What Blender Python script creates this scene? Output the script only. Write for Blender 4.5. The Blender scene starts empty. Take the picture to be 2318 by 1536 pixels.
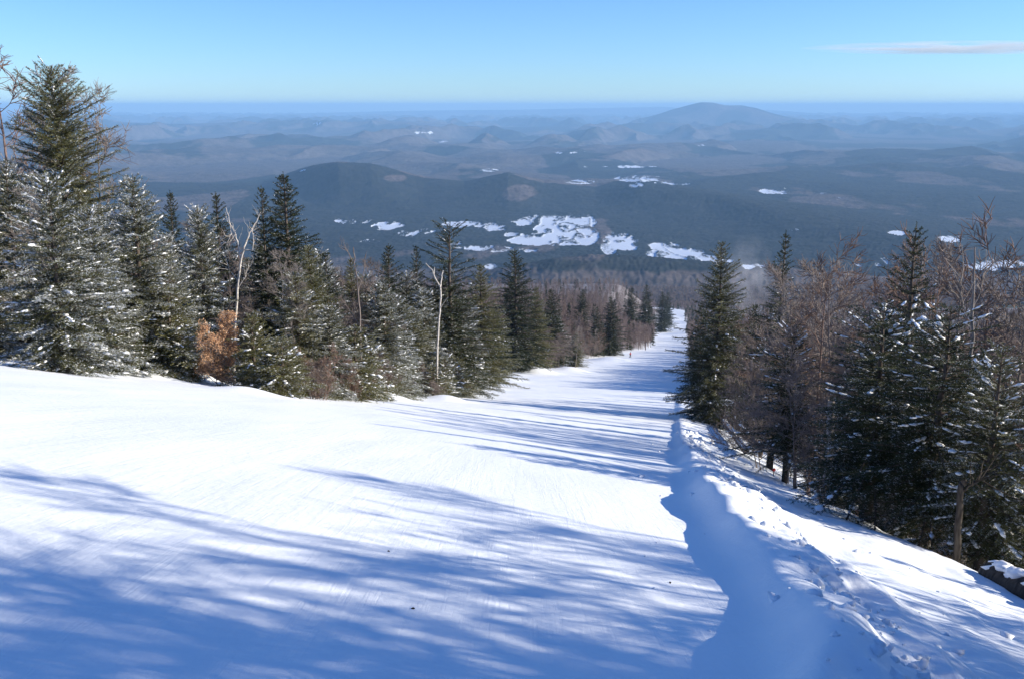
import bpy, math, random
import numpy as np

# ------------------------------------------------------------------ camera, sky, sun, exposure
SC = bpy.context.scene
COL = SC.collection
F, CX, CY, PITCH = 2180.0, 1159.0, 768.0, math.radians(13.62)   # photograph's pixels
SUN_EL, SUN_AZ = math.radians(21.0), math.radians(92.0)        # azimuth clockwise from the view (+Y)

cam_d = bpy.data.cameras.new('camera')
cam_d.sensor_width = 36.0
cam_d.lens = 36.0 * F / 2318.0
cam_d.clip_start, cam_d.clip_end = 0.1, 200000.0
cam = bpy.data.objects.new('camera', cam_d)
COL.objects.link(cam)
cam.location = (0, 0, 0)
cam.rotation_euler = (math.pi / 2 - PITCH, 0, 0)
SC.camera = cam

W = bpy.data.worlds.new("World")
SC.world = W
W.use_nodes = True
wn = W.node_tree
sky = wn.nodes.new('ShaderNodeTexSky')
sky.sky_type = 'NISHITA'
sky.sun_disc = False
sky.sun_elevation = SUN_EL
sky.sun_rotation = SUN_AZ
sky.altitude = 900
sky.air_density = 1.0
sky.dust_density = 0.0
sky.ozone_density = 3.0
bg = wn.nodes['Background']
bg.inputs['Strength'].default_value = 0.090
tn = wn.nodes.new('ShaderNodeMix'); tn.data_type = 'RGBA'; tn.blend_type = 'MULTIPLY'
tn.inputs['Factor'].default_value = 1.0; tn.inputs[7].default_value = (.61, .87, 1.28, 1)   # the camera's cool daylight balance
wn.links.new(sky.outputs[0], tn.inputs[6]); wn.links.new(tn.outputs[2], bg.inputs['Color'])

sun_d = bpy.data.lights.new('sun', 'SUN')
sun_d.energy = 4.7
sun_d.angle = math.radians(0.53)
sun_d.color = (1.0, 0.90, 0.74)
sun = bpy.data.objects.new('sun', sun_d)
COL.objects.link(sun)
# the lamp shines along its -Z: point +Z at the sun
sun.rotation_euler = (math.pi / 2 - SUN_EL, 0, math.pi - SUN_AZ)

SC.view_settings.view_transform = 'Standard'
SC.view_settings.look = 'None'
SC.view_settings.gamma = 1.0
SC.view_settings.exposure = 0.76
SC.cycles.use_denoising = True
SC.cycles.max_bounces = 6
SC.cycles.diffuse_bounces = 3
SC.cycles.volume_bounces = 1
SC.cycles.transparent_max_bounces = 8

# ------------------------------------------------------------------ small maths
def _hash(ix, iy, seed):
    h = (ix.astype(np.int64) * 374761393 + iy.astype(np.int64) * 668265263 + seed * 974634777) & 0xffffffff
    h = ((h ^ (h >> 13)) * 1274126177) & 0xffffffff
    return ((h ^ (h >> 16)) & 0xffffff) / float(0xffffff)

def vnoise(x, y, seed=0):
    x = np.asarray(x, float); y = np.asarray(y, float)
    ix = np.floor(x); iy = np.floor(y)
    fx = x - ix; fy = y - iy
    fx = fx * fx * (3 - 2 * fx); fy = fy * fy * (3 - 2 * fy)
    a = _hash(ix, iy, seed); b = _hash(ix + 1, iy, seed)
    c = _hash(ix, iy + 1, seed); d = _hash(ix + 1, iy + 1, seed)
    return (a + (b - a) * fx) * (1 - fy) + (c + (d - c) * fx) * fy

def fbm(x, y, seed=0, octv=4, gain=0.5):
    s = 0.0; a = 1.0; n = 0.0
    for i in range(octv):
        s = s + a * (vnoise(x, y, seed + i * 17) * 2 - 1)
        n += a; a *= gain
        x = x * 1.93 * 0.8 - y * 1.93 * 0.6 + 3.1; y = x * 0.62 + y * 1.55 + 1.7
    return s / n

def sstep(a, b, x):
    t = np.clip((np.asarray(x, float) - a) / (b - a), 0, 1)
    return t * t * (3 - 2 * t)

def hermite(x, xs, ys):
    xs = np.array(xs, float); ys = np.array(ys, float)
    dl = np.diff(ys) / np.diff(xs)
    m = np.empty_like(ys); m[0] = dl[0]; m[-1] = dl[-1]
    h = np.diff(xs)
    m[1:-1] = (dl[:-1] * h[1:] + dl[1:] * h[:-1]) / (h[1:] + h[:-1])
    x = np.asarray(x, float)
    xc = np.clip(x, xs[0], xs[-1])
    i = np.clip(np.searchsorted(xs, xc, side='right') - 1, 0, len(xs) - 2)
    hh = xs[i + 1] - xs[i]; t = (xc - xs[i]) / hh
    r = ((2 * t**3 - 3 * t**2 + 1) * ys[i] + (t**3 - 2 * t**2 + t) * hh * m[i]
         + (-2 * t**3 + 3 * t**2) * ys[i + 1] + (t**3 - t**2) * hh * m[i + 1])
    return r + np.where(x < xs[0], (x - xs[0]) * m[0], 0) + np.where(x > xs[-1], (x - xs[-1]) * m[-1], 0)

CP, SP = math.cos(PITCH), math.sin(PITCH)
def project(x, y, z):
    dep = np.maximum(y * CP - z * SP, 1e-3)
    return CX + F * x / dep, CY - F * (y * SP + z * CP) / dep

def ray(px, py):
    """direction of the sight line, scaled so that its y component is 1"""
    u = (px - CX) / F; v = (CY - py) / F
    dy = CP + v * SP; dz = -SP + v * CP
    return u / dy, dz / dy

# ------------------------------------------------------------------ the terrain's height
ZK = [(-60, 8.0), (-20, 1.5), (0, -2.0), (4.3, -2.8), (8, -3.7), (16, -6.0), (30, -10.3), (50, -16.1), (75, -23.05), (125, -36.4),
      (270, -70), (600, -142), (1300, -272), (1500, -307), (1700, -334), (2000, -373), (2300, -440), (2600, -500), (3200, -560), (3600, -580), (5000, -580)]
CK = [(-60, .15), (0, .15), (30, .148), (50, .115), (75, .08), (125, .05), (300, .03), (1000, 0.0), (5000, 0.0)]
# crest of the snow bank (berm) and outer edge of the bank, found from where they stand in view
def zmid(y): return hermite(y, [k[0] for k in ZK], [k[1] for k in ZK])
def cross(y): return np.interp(y, [k[0] for k in CK], [k[1] for k in CK])
BERM = [(-10, -1.2), (3.0, 1.05), (4.7, 1.75), (6.0, 2.05), (8.0, 2.25), (11.5, 2.65), (16, 3.35), (25, 4.9), (35, 6.6), (60, 11.0), (110, 20.0), (300, 55)]
EDGE_R = [(-10, 5.2), (4, 5.4), (8, 5.9), (12, 6.4), (16, 6.6), (22, 7.2), (35, 9.2), (60, 12.8), (110, 21.0), (300, 55)]
def xberm(y): return np.interp(y, [k[0] for k in BERM], [k[1] for k in BERM])
def xedge(y): return np.interp(y, [k[0] for k in EDGE_R], [k[1] for k in EDGE_R])
MOUNDS = []      # (x, y, radius x, radius y, height)

def near_height(x, y, detail=True):
    x = np.asarray(x, float); y = np.asarray(y, float)
    S = 45 + 0.35 * np.maximum(y, 0)
    z = zmid(y) - cross(y) * S * np.tanh(x / S)
    near = 1 - sstep(25, 90, y)
    xb = xberm(y); xe = xedge(y)
    dx = x - xb
    # bank: falls away to the right of its crest
    q = np.maximum(dx, 0)
    z = z - 0.14 * (np.sqrt(q * q + 0.3) - math.sqrt(0.3)) * near * np.where(dx < 30, 1, 1)
    q2 = np.maximum(x - xe, 0)
    z = z - (0.30 * near + 0.05 * (1 - sstep(120, 300, y))) * 12 * np.tanh(q2 / 12)
    # the ploughed crest, steep on the piste side
    hb = 0.31 * (1 - .35 * sstep(30, 60, y)) * (1 - sstep(105, 118, y)) * (0.75 + 0.5 * vnoise(y * 0.6, 0 * y, 5)) * sstep(-12, 0, y)
    gap = 1 - 0.5 * np.exp(-((y - 19) / 2.5) ** 2)
    wl, wr = 0.26, 0.8
    z = z + hb * gap * np.where(dx < 0, np.exp(-(dx / wl) ** 2), np.exp(-(np.abs(dx) / wr) ** 1.6))
    if detail:
        lump = np.exp(-((dx - 0.65) / 0.6) ** 2) * near
        z = z + lump * (0.15 * fbm(x * 2.2, y * 1.8, 31, 4) + 0.07 * fbm(x * 6, y * 5, 37, 3, .5))
        bank = sstep(0.2, 1.2, dx) * near
        z = z + bank * (0.10 * fbm(x * 0.9, y * 0.45, 41, 4) + .03 * fbm(x * 4, y * 3, 43, 3))
        z = z + 0.05 * fbm(x * 0.16, y * 0.10, 51, 3) + (1 - bank) * 0.012 * fbm(x * 1.4, y * .5, 53, 2)
        far = sstep(60, 200, y)
        z = z + far * 0.7 * fbm(x * 0.05, y * 0.035, 57, 3)
    lx = np.interp(y, [128, 172, 214, 270, 328, 374, 612, 841, 1099, 1300], [-2.5, 1.7, 10.3, 22.6, 40.6, 56.5, 94, 131, 173, 208])
    z = z + .031 * y * sstep(0, 1, (lx - x) / (25 + .03 * y)) * sstep(120, 260, y) * (1 - sstep(1150, 1400, y))
    for (mx, my, rx, ry, h) in MOUNDS:
        z = z + h * np.exp(-((x - mx) / rx) ** 2 - ((y - my) / ry) ** 2)
    return z

def crest(pts, d0):
    """crest line: list of (photo px, photo py) seen at distance d0 -> (tan azimuth, height)"""
    tx = []; hz = []
    for k, (px, py) in enumerate(pts):
        a, b = ray(px, py); tx.append(a); hz.append(b * (d0[k] if hasattr(d0, '__len__') else d0))
    return np.array(tx), np.array(hz)

RIDGES = [  # (points, distance, front width, back width, skew)
    ([(300, 560), (520, 470), (600, 428), (650, 398), (705, 377), (765, 367), (840, 371), (960, 402), (1050, 414), (1150, 392), (1230, 412), (1350, 425),
      (1450, 408), (1600, 432), (1780, 470), (1900, 494), (2050, 530), (2200, 565), (2500, 600)],
     np.array([7600, 7200, 6900, 6700, 6550, 6450, 6400, 6400, 6300, 6300, 6300, 6200, 6100, 5700, 5050, 4700, 4150, 3850, 3700.]), 540, 800),
    ([(700, 660), (1000, 632), (1150, 602), (1250, 584), (1350, 578), (1450, 582), (1600, 598), (1800, 612), (2100, 650)], 2900, 260, 300),
    ([(-200, 450), (200, 430), (420, 405), (620, 392), (800, 420), (1000, 470)], 8600, 900, 900),
    ([(-200, 282), (250, 276), (400, 281), (560, 276), (700, 285), (840, 272), (930, 275), (1050, 285), (1150, 290), (1300, 286), (1450, 293),
      (1600, 291), (1800, 302), (2000, 318), (2400, 330)], 24000, 2500, 3000),
    ([(900, 330), (1200, 322), (1380, 338), (1500, 330), (1650, 321), (1800, 320), (1950, 345), (2100, 365), (2500, 380)], 14500, 1600, 1600),
    ([(-200, 345), (250, 330), (420, 318), (600, 330), (760, 308), (900, 322), (1000, 318), (1150, 345)], 15500, 1700, 1600),
    ([(1900, 400), (2050, 372), (2120, 358), (2210, 341), (2280, 354), (2400, 350), (2600, 340)], 12500, 1000, 1000),
    ([(1400, 330), (1700, 305), (1850, 298), (2050, 306), (2200, 300), (2318, 286), (2500, 270)], 21000, 1700, 2000),
    ([(-200, 268), (250, 268), (600, 258), (1000, 250), (1200, 248), (1400, 244), (1500, 242), (1600, 250), (1740, 249), (1850, 257), (2000, 257),
      (2030, 253), (2080, 258), (2150, 262), (2500, 262)], 52000, 5000, 5000),
]
RC = [(crest(p, d), d, wf, wb) for p, d, wf, wb in RIDGES]

def hill_height(x, y):
    x = np.asarray(x, float); y = np.asarray(y, float)
    d = np.hypot(x, y) * 0.5 + y * 0.5
    ta = x / np.maximum(y, 1.0)
    z = zmid(np.minimum(y, 3600))
    z = np.where(y > 3600, -580, z)
    z = z + np.interp(y, [5300, 6500, 8000, 12000, 20000, 30000, 60000], [0, 25, 15, -70, -150, -200, -200])
    ny = y * .8
    b1 = 1 - np.abs(fbm(x / 2600, ny / 2600, 101, 4, .5)) * 3.2          # rounded hills parted by creases
    b2 = 1 - np.abs(fbm(x / 900, ny / 900, 111, 5, .5)) * 3.0
    hills = (.62 * b1 + .38 * b2) * np.interp(y, [5600, 8000, 12000, 18000, 26000, 40000], [0, 80, 260, 400, 480, 450])
    z = z + hills + 9 * fbm(x / 380, y / 380, 131, 4) * sstep(1300, 2200, y)
    for (tx, hz), d0, wf, wb in RC:
        h = np.interp(ta, tx, hz)
        if isinstance(d0, np.ndarray): d0 = np.interp(ta, tx, d0)
        dk = int(wf)
        wob = 0.28 * wf * fbm(x / (wf * 1.1), 0 * y + dk, 203 + dk % 97, 4)
        dd = y - (d0 + wob)
        g = np.where(dd < 0, np.exp(-(np.abs(dd) / wf) ** 2), np.exp(-(dd / wb) ** 2))
        base = -585.0
        r = base + (h - base) * g + (g * (1 - g)) * (1.3 if wf > 300 else .3) * (h - base) * fbm(x / (wf * .7), y / (wf * .9), 77 + dk % 31, 5)
        z = np.maximum(z, r)
    return z

def height(x, y, detail=True):
    a = near_height(x, y, detail)
    w = sstep(1300, 1500, y)
    return np.where(y < 1300, a, a * (1 - w) + hill_height(x, y) * w)

def hit(px, py, ymin=1.5, ymax=2500, hfun=None):
    """where the sight line through a photo pixel meets the ground"""
    a, b = ray(px, py)
    ys = np.exp(np.linspace(math.log(ymin), math.log(ymax), 4000))
    f = b * ys - (hfun or height)(a * ys, ys)
    k = np.argmax(f < 0)
    if f[k] >= 0: return None
    y = ys[k]
    return float(a * y), float(y), float((hfun or height)(a * y, np.array(y)))

for (px, py, rx, ry, h) in [(420, 862, 1.1, 1.1, .6), (300, 850, 1.6, .8, .25), (560, 888, 1.0, .8, .2), (935, 892, 1.5, 2.0, .95), (870, 902, 1.2, 1.6, .4), (1010, 905, 1.2, 1.8, .35), (1085, 878, 2.0, 3, .6), (1215, 842, 3.0, 5, 1.1), (1150, 862, 2, 4, .5), (1290, 838, 3, 6, .8), (1380, 815, 5, 12, 1.0)]:
    p = hit(px, py)
    MOUNDS.append((p[0], p[1], rx, ry, h))

# ------------------------------------------------------------------ mesh + material helpers
def new_mesh(name, V, Fc, nper, mat=None, attrs=None, smooth=False):
    V = np.asarray(V, np.float32); Fc = np.asarray(Fc, np.int32).reshape(-1, nper)
    me = bpy.data.meshes.new(name)
    me.vertices.add(len(V)); me.vertices.foreach_set('co', V.ravel())
    me.loops.add(Fc.size); me.loops.foreach_set('vertex_index', Fc.ravel())
    me.polygons.add(len(Fc))
    me.polygons.foreach_set('loop_start', np.arange(0, Fc.size, nper, dtype=np.int32))
    me.polygons.foreach_set('loop_total', np.full(len(Fc), nper, np.int32))
    if smooth: me.polygons.foreach_set('use_smooth', np.ones(len(Fc), bool))
    for k, (dom, arr) in (attrs or {}).items():
        at = me.attributes.new(k, 'FLOAT', dom)
        at.data.foreach_set('value', np.asarray(arr, np.float32))
    me.update(calc_edges=True)
    if mat: me.materials.append(mat)
    return me

def link(name, me, parent=None):
    o = bpy.data.objects.new(name, me); COL.objects.link(o)
    if parent: o.parent = parent
    return o

def tag(o, label=None, cat=None, group=None, kind=None):
    if label: o['label'] = label
    if cat: o['category'] = cat
    if group: o['group'] = group
    if kind: o['kind'] = kind
    return o

class Nodes:
    def __init__(s, name, rough=0.8, spec=0.2):
        s.m = bpy.data.materials.new(name); s.m.use_nodes = True
        s.t = s.m.node_tree; s.b = s.t.nodes['Principled BSDF']
        s.b.inputs['Roughness'].default_value = rough
        s.b.inputs['Specular IOR Level'].default_value = spec
        s.out = s.t.nodes['Material Output']
    def n(s, typ, **kw):
        nd = s.t.nodes.new(typ)
        for k, v in kw.items():
            if k in nd.inputs: nd.inputs[k].default_value = v
            else: setattr(nd, k, v)
        return nd
    def l(s, a, b): s.t.links.new(a, b)
    def coord(s, scale=(1, 1, 1), obj=True):
        tc = s.n('ShaderNodeTexCoord'); mp = s.n('ShaderNodeMapping')
        mp.inputs['Scale'].default_value = scale
        s.l(tc.outputs['Object'], mp.inputs['Vector']); return mp.outputs[0]
    def noise(s, vec, scale, detail=4, rough=.5):
        nd = s.n('ShaderNodeTexNoise'); nd.inputs['Scale'].default_value = scale
        nd.inputs['Detail'].default_value = detail; nd.inputs['Roughness'].default_value = rough
        s.l(vec, nd.inputs['Vector']); return nd.outputs[0]
    def ramp(s, fac, stops):
        r = s.n('ShaderNodeValToRGB'); e = r.color_ramp.elements
        while len(e) < len(stops): e.new(0.5)
        for i, (p, c) in enumerate(stops):
            e[i].position = p; e[i].color = (c[0], c[1], c[2], 1) if hasattr(c, '__len__') else (c, c, c, 1)
        s.l(fac, r.inputs[0]); return r.outputs[0]
    def mix(s, fac, a, b):
        m = s.n('ShaderNodeMix', data_type='RGBA')
        for sock, v in ((m.inputs['Factor'], fac), (m.inputs[6], a), (m.inputs[7], b)):
            if hasattr(v, 'is_output'): s.l(v, sock)
            else: sock.default_value = (*v, 1) if hasattr(v, '__len__') else v
        return m.outputs[2]
    def math(s, op, a, b=0.0):
        m = s.n('ShaderNodeMath', operation=op)
        for i, v in enumerate((a, b)):
            if hasattr(v, 'is_output'): s.l(v, m.inputs[i])
            else: m.inputs[i].default_value = v
        return m.outputs[0]
    def attr(s, name):
        a = s.n('ShaderNodeAttribute'); a.attribute_name = name; return a.outputs['Fac']
    def color(s, c):
        if hasattr(c, 'is_output'): s.l(c, s.b.inputs['Base Color'])
        else: s.b.inputs['Base Color'].default_value = (*c, 1)
    def bump(s, h, strength, dist):
        b = s.n('ShaderNodeBump'); b.inputs['Strength'].default_value = strength; b.inputs['Distance'].default_value = dist
        s.l(h, b.inputs['Height']); s.l(b.outputs[0], s.b.inputs['Normal'])

def mat_snow():
    m = Nodes('snow', .65, .25)
    c = m.coord()
    white = m.ramp(m.noise(m.coord((.5, .14, .3)), .8, 6, .65), [(.35, (.77, .82, .88)), (.62, (.87, .90, .93))])
    under = m.ramp(m.noise(c, .35, 5, .7), [(.40, (.12, .095, .085)), (.62, (.30, .27, .26)), (.75, (.62, .62, .62))])
    m.color(m.mix(m.attr('undergrowth'), white, under))
    a = m.noise(c, 9, 6, .65)
    st = m.coord((1.2, 7, 1))
    b = m.noise(st, 1.0, 4, .6)
    tr = m.coord((3.2, .16, .16)); k = m.noise(tr, 1.6, 6, .7)          # tracks running down the fall line
    rt = m.n('ShaderNodeMapping'); rt.inputs['Rotation'].default_value = (0, 0, .5); rt.inputs['Scale'].default_value = (2.6, .10, .1)
    m.l(c, rt.inputs['Vector']); k2 = m.noise(rt.outputs[0], 1.4, 5, .7)
    kk = m.math('ADD', m.ramp(k, [(.46, 0.0), (.52, 1.0)]), m.ramp(k2, [(.56, 0.0), (.60, .8)]))
    h = m.math('ADD', m.math('MULTIPLY', a, .6), m.math('MULTIPLY', b, .7))
    h = m.math('SUBTRACT', h, m.math('MULTIPLY', kk, .07))
    m.bump(h, .34, .05)
    return m.m

def mat_foliage(name, c1, c2, snowmul=1.0):
    m = Nodes(name, .7, .25)
    tint = m.attr('tint')
    base = m.mix(tint, c1, c2)
    sn = m.math('MULTIPLY', m.attr('snow'), snowmul)
    col = m.mix(sn, base, (.82, .85, .88))
    m.color(col)
    tr = m.n('ShaderNodeBsdfTranslucent'); m.l(col, tr.inputs['Color'])
    mx = m.n('ShaderNodeMixShader'); mx.inputs[0].default_value = .22
    m.l(m.b.outputs[0], mx.inputs[1]); m.l(tr.outputs[0], mx.inputs[2]); m.l(mx.outputs[0], m.out.inputs['Surface'])
    return m.m

def mat_bark(name, c1, c2, scale=6.0, streak=(3, 3, .8), bands=False):
    m = Nodes(name, .85, .15)
    c = m.coord(streak)
    n = m.noise(c, scale, 5, .6)
    col = m.ramp(n, [(.35, c1), (.65, c2)])
    if bands:
        c3 = m.coord((2, 2, 9)); n3 = m.noise(c3, 3, 4)
        col = m.mix(m.ramp(n3, [(.60, 0.0), (.68, 1.0)]), col, (.06, .05, .045))
    m.color(col)
    m.bump(n, .5, .02)
    return m.m

M_SNOW = mat_snow()
M_NEEDLE = mat_foliage('spruce_needles', (.06, .070, .030), (.14, .14, .062))
M_NEEDLE_DARK = mat_foliage('dark_spruce_needles', (.022, .036, .018), (.055, .065, .025))
M_NEEDLE_OLIVE = mat_foliage('olive_spruce_needles', (.095, .10, .034), (.20, .19, .08))
M_LEAF = mat_foliage('dry_beech_leaves', (.52, .28, .14), (.66, .43, .26), .3)
M_BARK = mat_bark('spruce_bark', (.07, .055, .045), (.14, .115, .10))
M_TWIG = mat_bark('brown_twigs', (.145, .12, .108), (.25, .21, .19))
M_TWIG_GREY = mat_bark('grey_twigs', (.17, .15, .14), (.28, .25, .23))
M_TWIG_RED = mat_bark('reddish_twigs', (.15, .10, .08), (.24, .17, .14))
M_DARKLOG = mat_bark('dark_log_bark', (.025, .02, .017), (.07, .06, .05))
M_BIRCH = mat_bark('white_birch_bark', (.42, .38, .34), (.70, .66, .60), 4, (2, 2, 2), True)
def mat_snowload():
    m = Nodes('snow_on_branches', .6, .25)
    m.color((.86, .88, .90))
    m.bump(m.noise(m.coord(), 20, 4), .4, .02)
    return m.m
M_SNOWLOAD = mat_snowload()

# ------------------------------------------------------------------ the snow slope and the hills
def polar_grid(cx, cy, rs, an):
    R, A = np.meshgrid(rs, an, indexing='ij')
    X = cx + R * np.sin(A); Y = cy + R * np.cos(A)
    nr, na = R.shape
    i = np.arange(nr - 1)[:, None] * na + np.arange(na - 1)[None, :]
    Q = np.stack([i, i + 1, i + na + 1, i + na], -1).reshape(-1, 4)[:, ::-1]
    return X, Y, Q

LEFT = [(-160, 790), (0, 805), (190, 828), (340, 848), (400, 856), (500, 872), (620, 892), (730, 905), (820, 907), (880, 890), (940, 876), (1000, 897), (1050, 895), (1075, 866), (1130, 857),
        (1180, 834), (1260, 827), (1322, 833), (1335, 812), (1420, 799), (1478, 792), (1484, 760), (1490, 735), (1495, 712), (1500, 704)]
RIGHT = [(1640, 900), (1575, 868), (1563, 835), (1560, 810), (1555, 775), (1551, 745), (1549, 720), (1548, 704)]

def build_ground():
    rs = np.concatenate([[0.01], np.exp(np.arange(math.log(2.5), math.log(20), .006)), np.exp(np.arange(math.log(20), math.log(1530), .0065))])
    an = np.radians(np.concatenate([np.linspace(-110, -42, 160, endpoint=False), np.linspace(-42, 42, 620), np.linspace(42, 110, 160)[1:]]))
    X, Y, Q = polar_grid(0, -10, rs, an)
    Z = height(X.ravel(), Y.ravel())
    x, y = X.ravel(), Y.ravel()
    lw = [hit(*p) for p in LEFT]; lw = sorted([(p[1], p[0]) for p in lw]); rw = sorted([(45, 11)] + [(p[1], p[0]) for p in [hit(*q) for q in RIGHT] if p[1] > 50])
    lx = np.interp(y, [p[0] for p in lw], [p[1] for p in lw]); rx = np.interp(y, [p[0] for p in rw], [p[1] for p in rw])
    ug = np.maximum(sstep(1, 7, lx - x), sstep(1, 7, x - rx)) * sstep(90, 220, y); ug = np.maximum(ug, sstep(1360, 1420, y))
    me = new_mesh('snow_ground', np.stack([x, y, Z], 1), Q, 4, M_SNOW, {'undergrowth': ('POINT', ug)}, smooth=True)
    o = link('snow_ground', me)
    tag(o, 'smooth white groomed snow of the ski piste with tree shadows across it', 'snow', kind='structure')

# snow fields seen far away: (photo px, py, half width, half height, density)
FIELDS = [(800, 498, 40, 7, .5), (1000, 548, 60, 5, .5), (1150, 566, 70, 4, .5), (870, 545, 50, 5, .48), (2100, 600, 40, 8, .5), (1700, 600, 30, 6, .5), (1820, 520, 30, 4, .45), (960, 300, 30, 3, .5), (1300, 345, 40, 3, .5), (1050, 507, 45, 7, .9), (1110, 512, 45, 9, .85), (1170, 500, 45, 9, .9), (1250, 492, 60, 13, .95), (1300, 500, 45, 16, .95), (1275, 520, 60, 20, .95), (1325, 530, 28, 22, .8), (1245, 543, 85, 11, 1.1), (1200, 530, 60, 6, .5),
          (1405, 555, 40, 26, 1.0), (1385, 528, 18, 12, .85), (1530, 572, 60, 12, 1.1), (1500, 556, 35, 8, .8), (1585, 582, 40, 7, .8), (1640, 590, 30, 5, .7), (880, 512, 35, 10, .62), (940, 526, 50, 10, .62), (985, 535, 30, 5, .6),
          (1450, 404, 52, 7, 1.0), (1515, 415, 42, 4, 1.0), (1440, 418, 16, 5, .6), (1325, 411, 40, 5, .6), (1745, 432, 24, 6, .8), (1772, 432, 15, 6, .8), (1860, 438, 18, 4, .75), (1880, 449, 30, 4, .75),
          (1107, 385, 20, 3, .9), (1425, 377, 55, 2.5, .8), (1335, 377, 20, 2, .6), (2155, 540, 38, 7, .9), (2030, 526, 20, 5, .7), (2255, 598, 70, 12, .9), (1985, 597, 70, 14, .62),
          (525, 358, 26, 2.5, .7), (715, 280, 12, 3, .8), (1590, 328, 10, 3, .8), (1110, 605, 15, 10, .7), (1210, 608, 26, 4, .6), (1000, 320, 12, 2.5, .6), (1885, 498, 12, 3, .6), (690, 385, 40, 3, .5), (1060, 560, 90, 5, .5)]

def build_hills():
    def sheet(name, y0, y1, step, dens):
        rs = np.exp(np.arange(math.log(y0), math.log(y1), step))
        ta = np.linspace(-.78, .78, dens)
        R, T = np.meshgrid(rs, ta, indexing='ij')
        X = R * T; Y = R
        nr, na = R.shape
        i = np.arange(nr - 1)[:, None] * na + np.arange(na - 1)[None, :]
        Q = np.stack([i, i + 1, i + na + 1, i + na], -1).reshape(-1, 4)
        x, y = X.ravel(), Y.ravel()
        z0 = height(x, y)
        px, py = project(x, y, z0)
        snow = np.zeros_like(x)
        nz = fbm(x / 95, y / 380, 301, 6, .62)
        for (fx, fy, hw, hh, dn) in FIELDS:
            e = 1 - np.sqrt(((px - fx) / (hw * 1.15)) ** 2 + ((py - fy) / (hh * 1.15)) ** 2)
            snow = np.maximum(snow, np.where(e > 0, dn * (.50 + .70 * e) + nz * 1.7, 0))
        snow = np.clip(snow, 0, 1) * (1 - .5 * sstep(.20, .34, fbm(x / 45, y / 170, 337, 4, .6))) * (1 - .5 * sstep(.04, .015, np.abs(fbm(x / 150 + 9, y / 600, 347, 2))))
        # woods thin out in patches; conifers here, bare hardwoods there, with the ridge's shade and sun painted in
        cpy = np.interp(px, [300, 520, 600, 650, 720, 860, 960, 1050, 1150, 1230, 1350, 1450, 1600, 1780, 1900, 2050, 2200, 2500], [560, 470, 425, 398, 372, 371, 402, 414, 392, 412, 425, 408, 432, 470, 494, 530, 565, 600])
        face = sstep(-3, 6, py - cpy) * (1 - sstep(480, 500, py + 0 * px) * (1 - sstep(1350, 1450, px))) * (1 - sstep(570, 600, py))  # conifers on the ridge face, darkened for its shade too
        con = sstep(-.12, .12, fbm(x / 900, y / 1500, 401, 5) + .25 * fbm(x / 140, y / 260, 409, 3)
                    + .75 * face - .55 * sstep(-4, -16, py - cpy) * (1 - sstep(-90, -60, cpy - py)) * sstep(1000, 1300, px)
                    + .25 * np.exp(-((py - 600) / 26) ** 2)
                    - 1.2 * np.exp(-((px - 890) / 80) ** 2 - ((py - 405) / 24) ** 2) - 1.2 * np.exp(-((px - 1175) / 75) ** 2 - ((py - 438) / 35) ** 2)  # paler brown woods on the humps, the first also painted as a sunlit flank
                    + .3 * np.exp(-((px - 720) / 90) ** 2 - ((py - 430) / 45) ** 2)  # left flank of the hump darkened as its side away from the sun
                    - .8 * np.exp(-((py - 655) / 22) ** 2))
        canopy = (vnoise(x / 7, y / 9, 501) * 6 + vnoise(x / 26, y / 26, 503) * 4) * (1 - sstep(.4, .6, snow)) * sstep(1350, 1600, y) * (1 - .6 * sstep(9000, 20000, y))
        z = z0 + canopy - 6 * sstep(1350, 1600, y)
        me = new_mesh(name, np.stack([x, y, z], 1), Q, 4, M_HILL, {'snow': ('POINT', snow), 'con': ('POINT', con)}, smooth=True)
        return link(name, me)
    o = sheet('hills', 1490, 60000, .0036, 1150)
    tag(o, 'wooded rolling hills and valley with scattered snowy fields, fading to blue', 'hills', kind='structure')

def mat_hill():
    m = Nodes('wooded_hills', .95, .05)
    c = m.coord((1, 1, 1))
    n1 = m.noise(c, .011, 8, .72)
    n1 = m.math('ADD', m.math('MULTIPLY', n1, .6), m.math('MULTIPLY', m.noise(c, .05, 5, .7), .4))
    n2 = m.noise(c, .0016, 6, .6)
    hard = m.mix(m.ramp(n1, [(.38, 0.0), (.62, 1.0)]), (.042, .036, .035), (.140, .118, .113))
    coni = m.mix(m.ramp(n1, [(.38, 0.0), (.64, 1.0)]), (.010, .014, .015), (.040, .045, .045))
    f = m.math('ADD', m.attr('con'), m.math('MULTIPLY', m.math('SUBTRACT', n2, .5), 1.2))  # con also carries the shade and sun painted on the ridge
    base = m.mix(m.ramp(f, [(.25, 0.0), (.75, 1.0)]), hard, coni)
    cs = m.coord((1, .28, 1))
    edge = m.math('MULTIPLY', m.math('SUBTRACT', m.noise(cs, .055, 6, .75), .5), 1.9)
    fld = m.math('ADD', m.attr('snow'), m.math('MULTIPLY', edge, m.math('MINIMUM', m.math('MULTIPLY', m.attr('snow'), 2.0), 1.0)))
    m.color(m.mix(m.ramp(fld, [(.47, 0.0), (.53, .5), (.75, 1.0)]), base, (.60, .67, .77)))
    return m.m
M_HILL = mat_hill()

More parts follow.
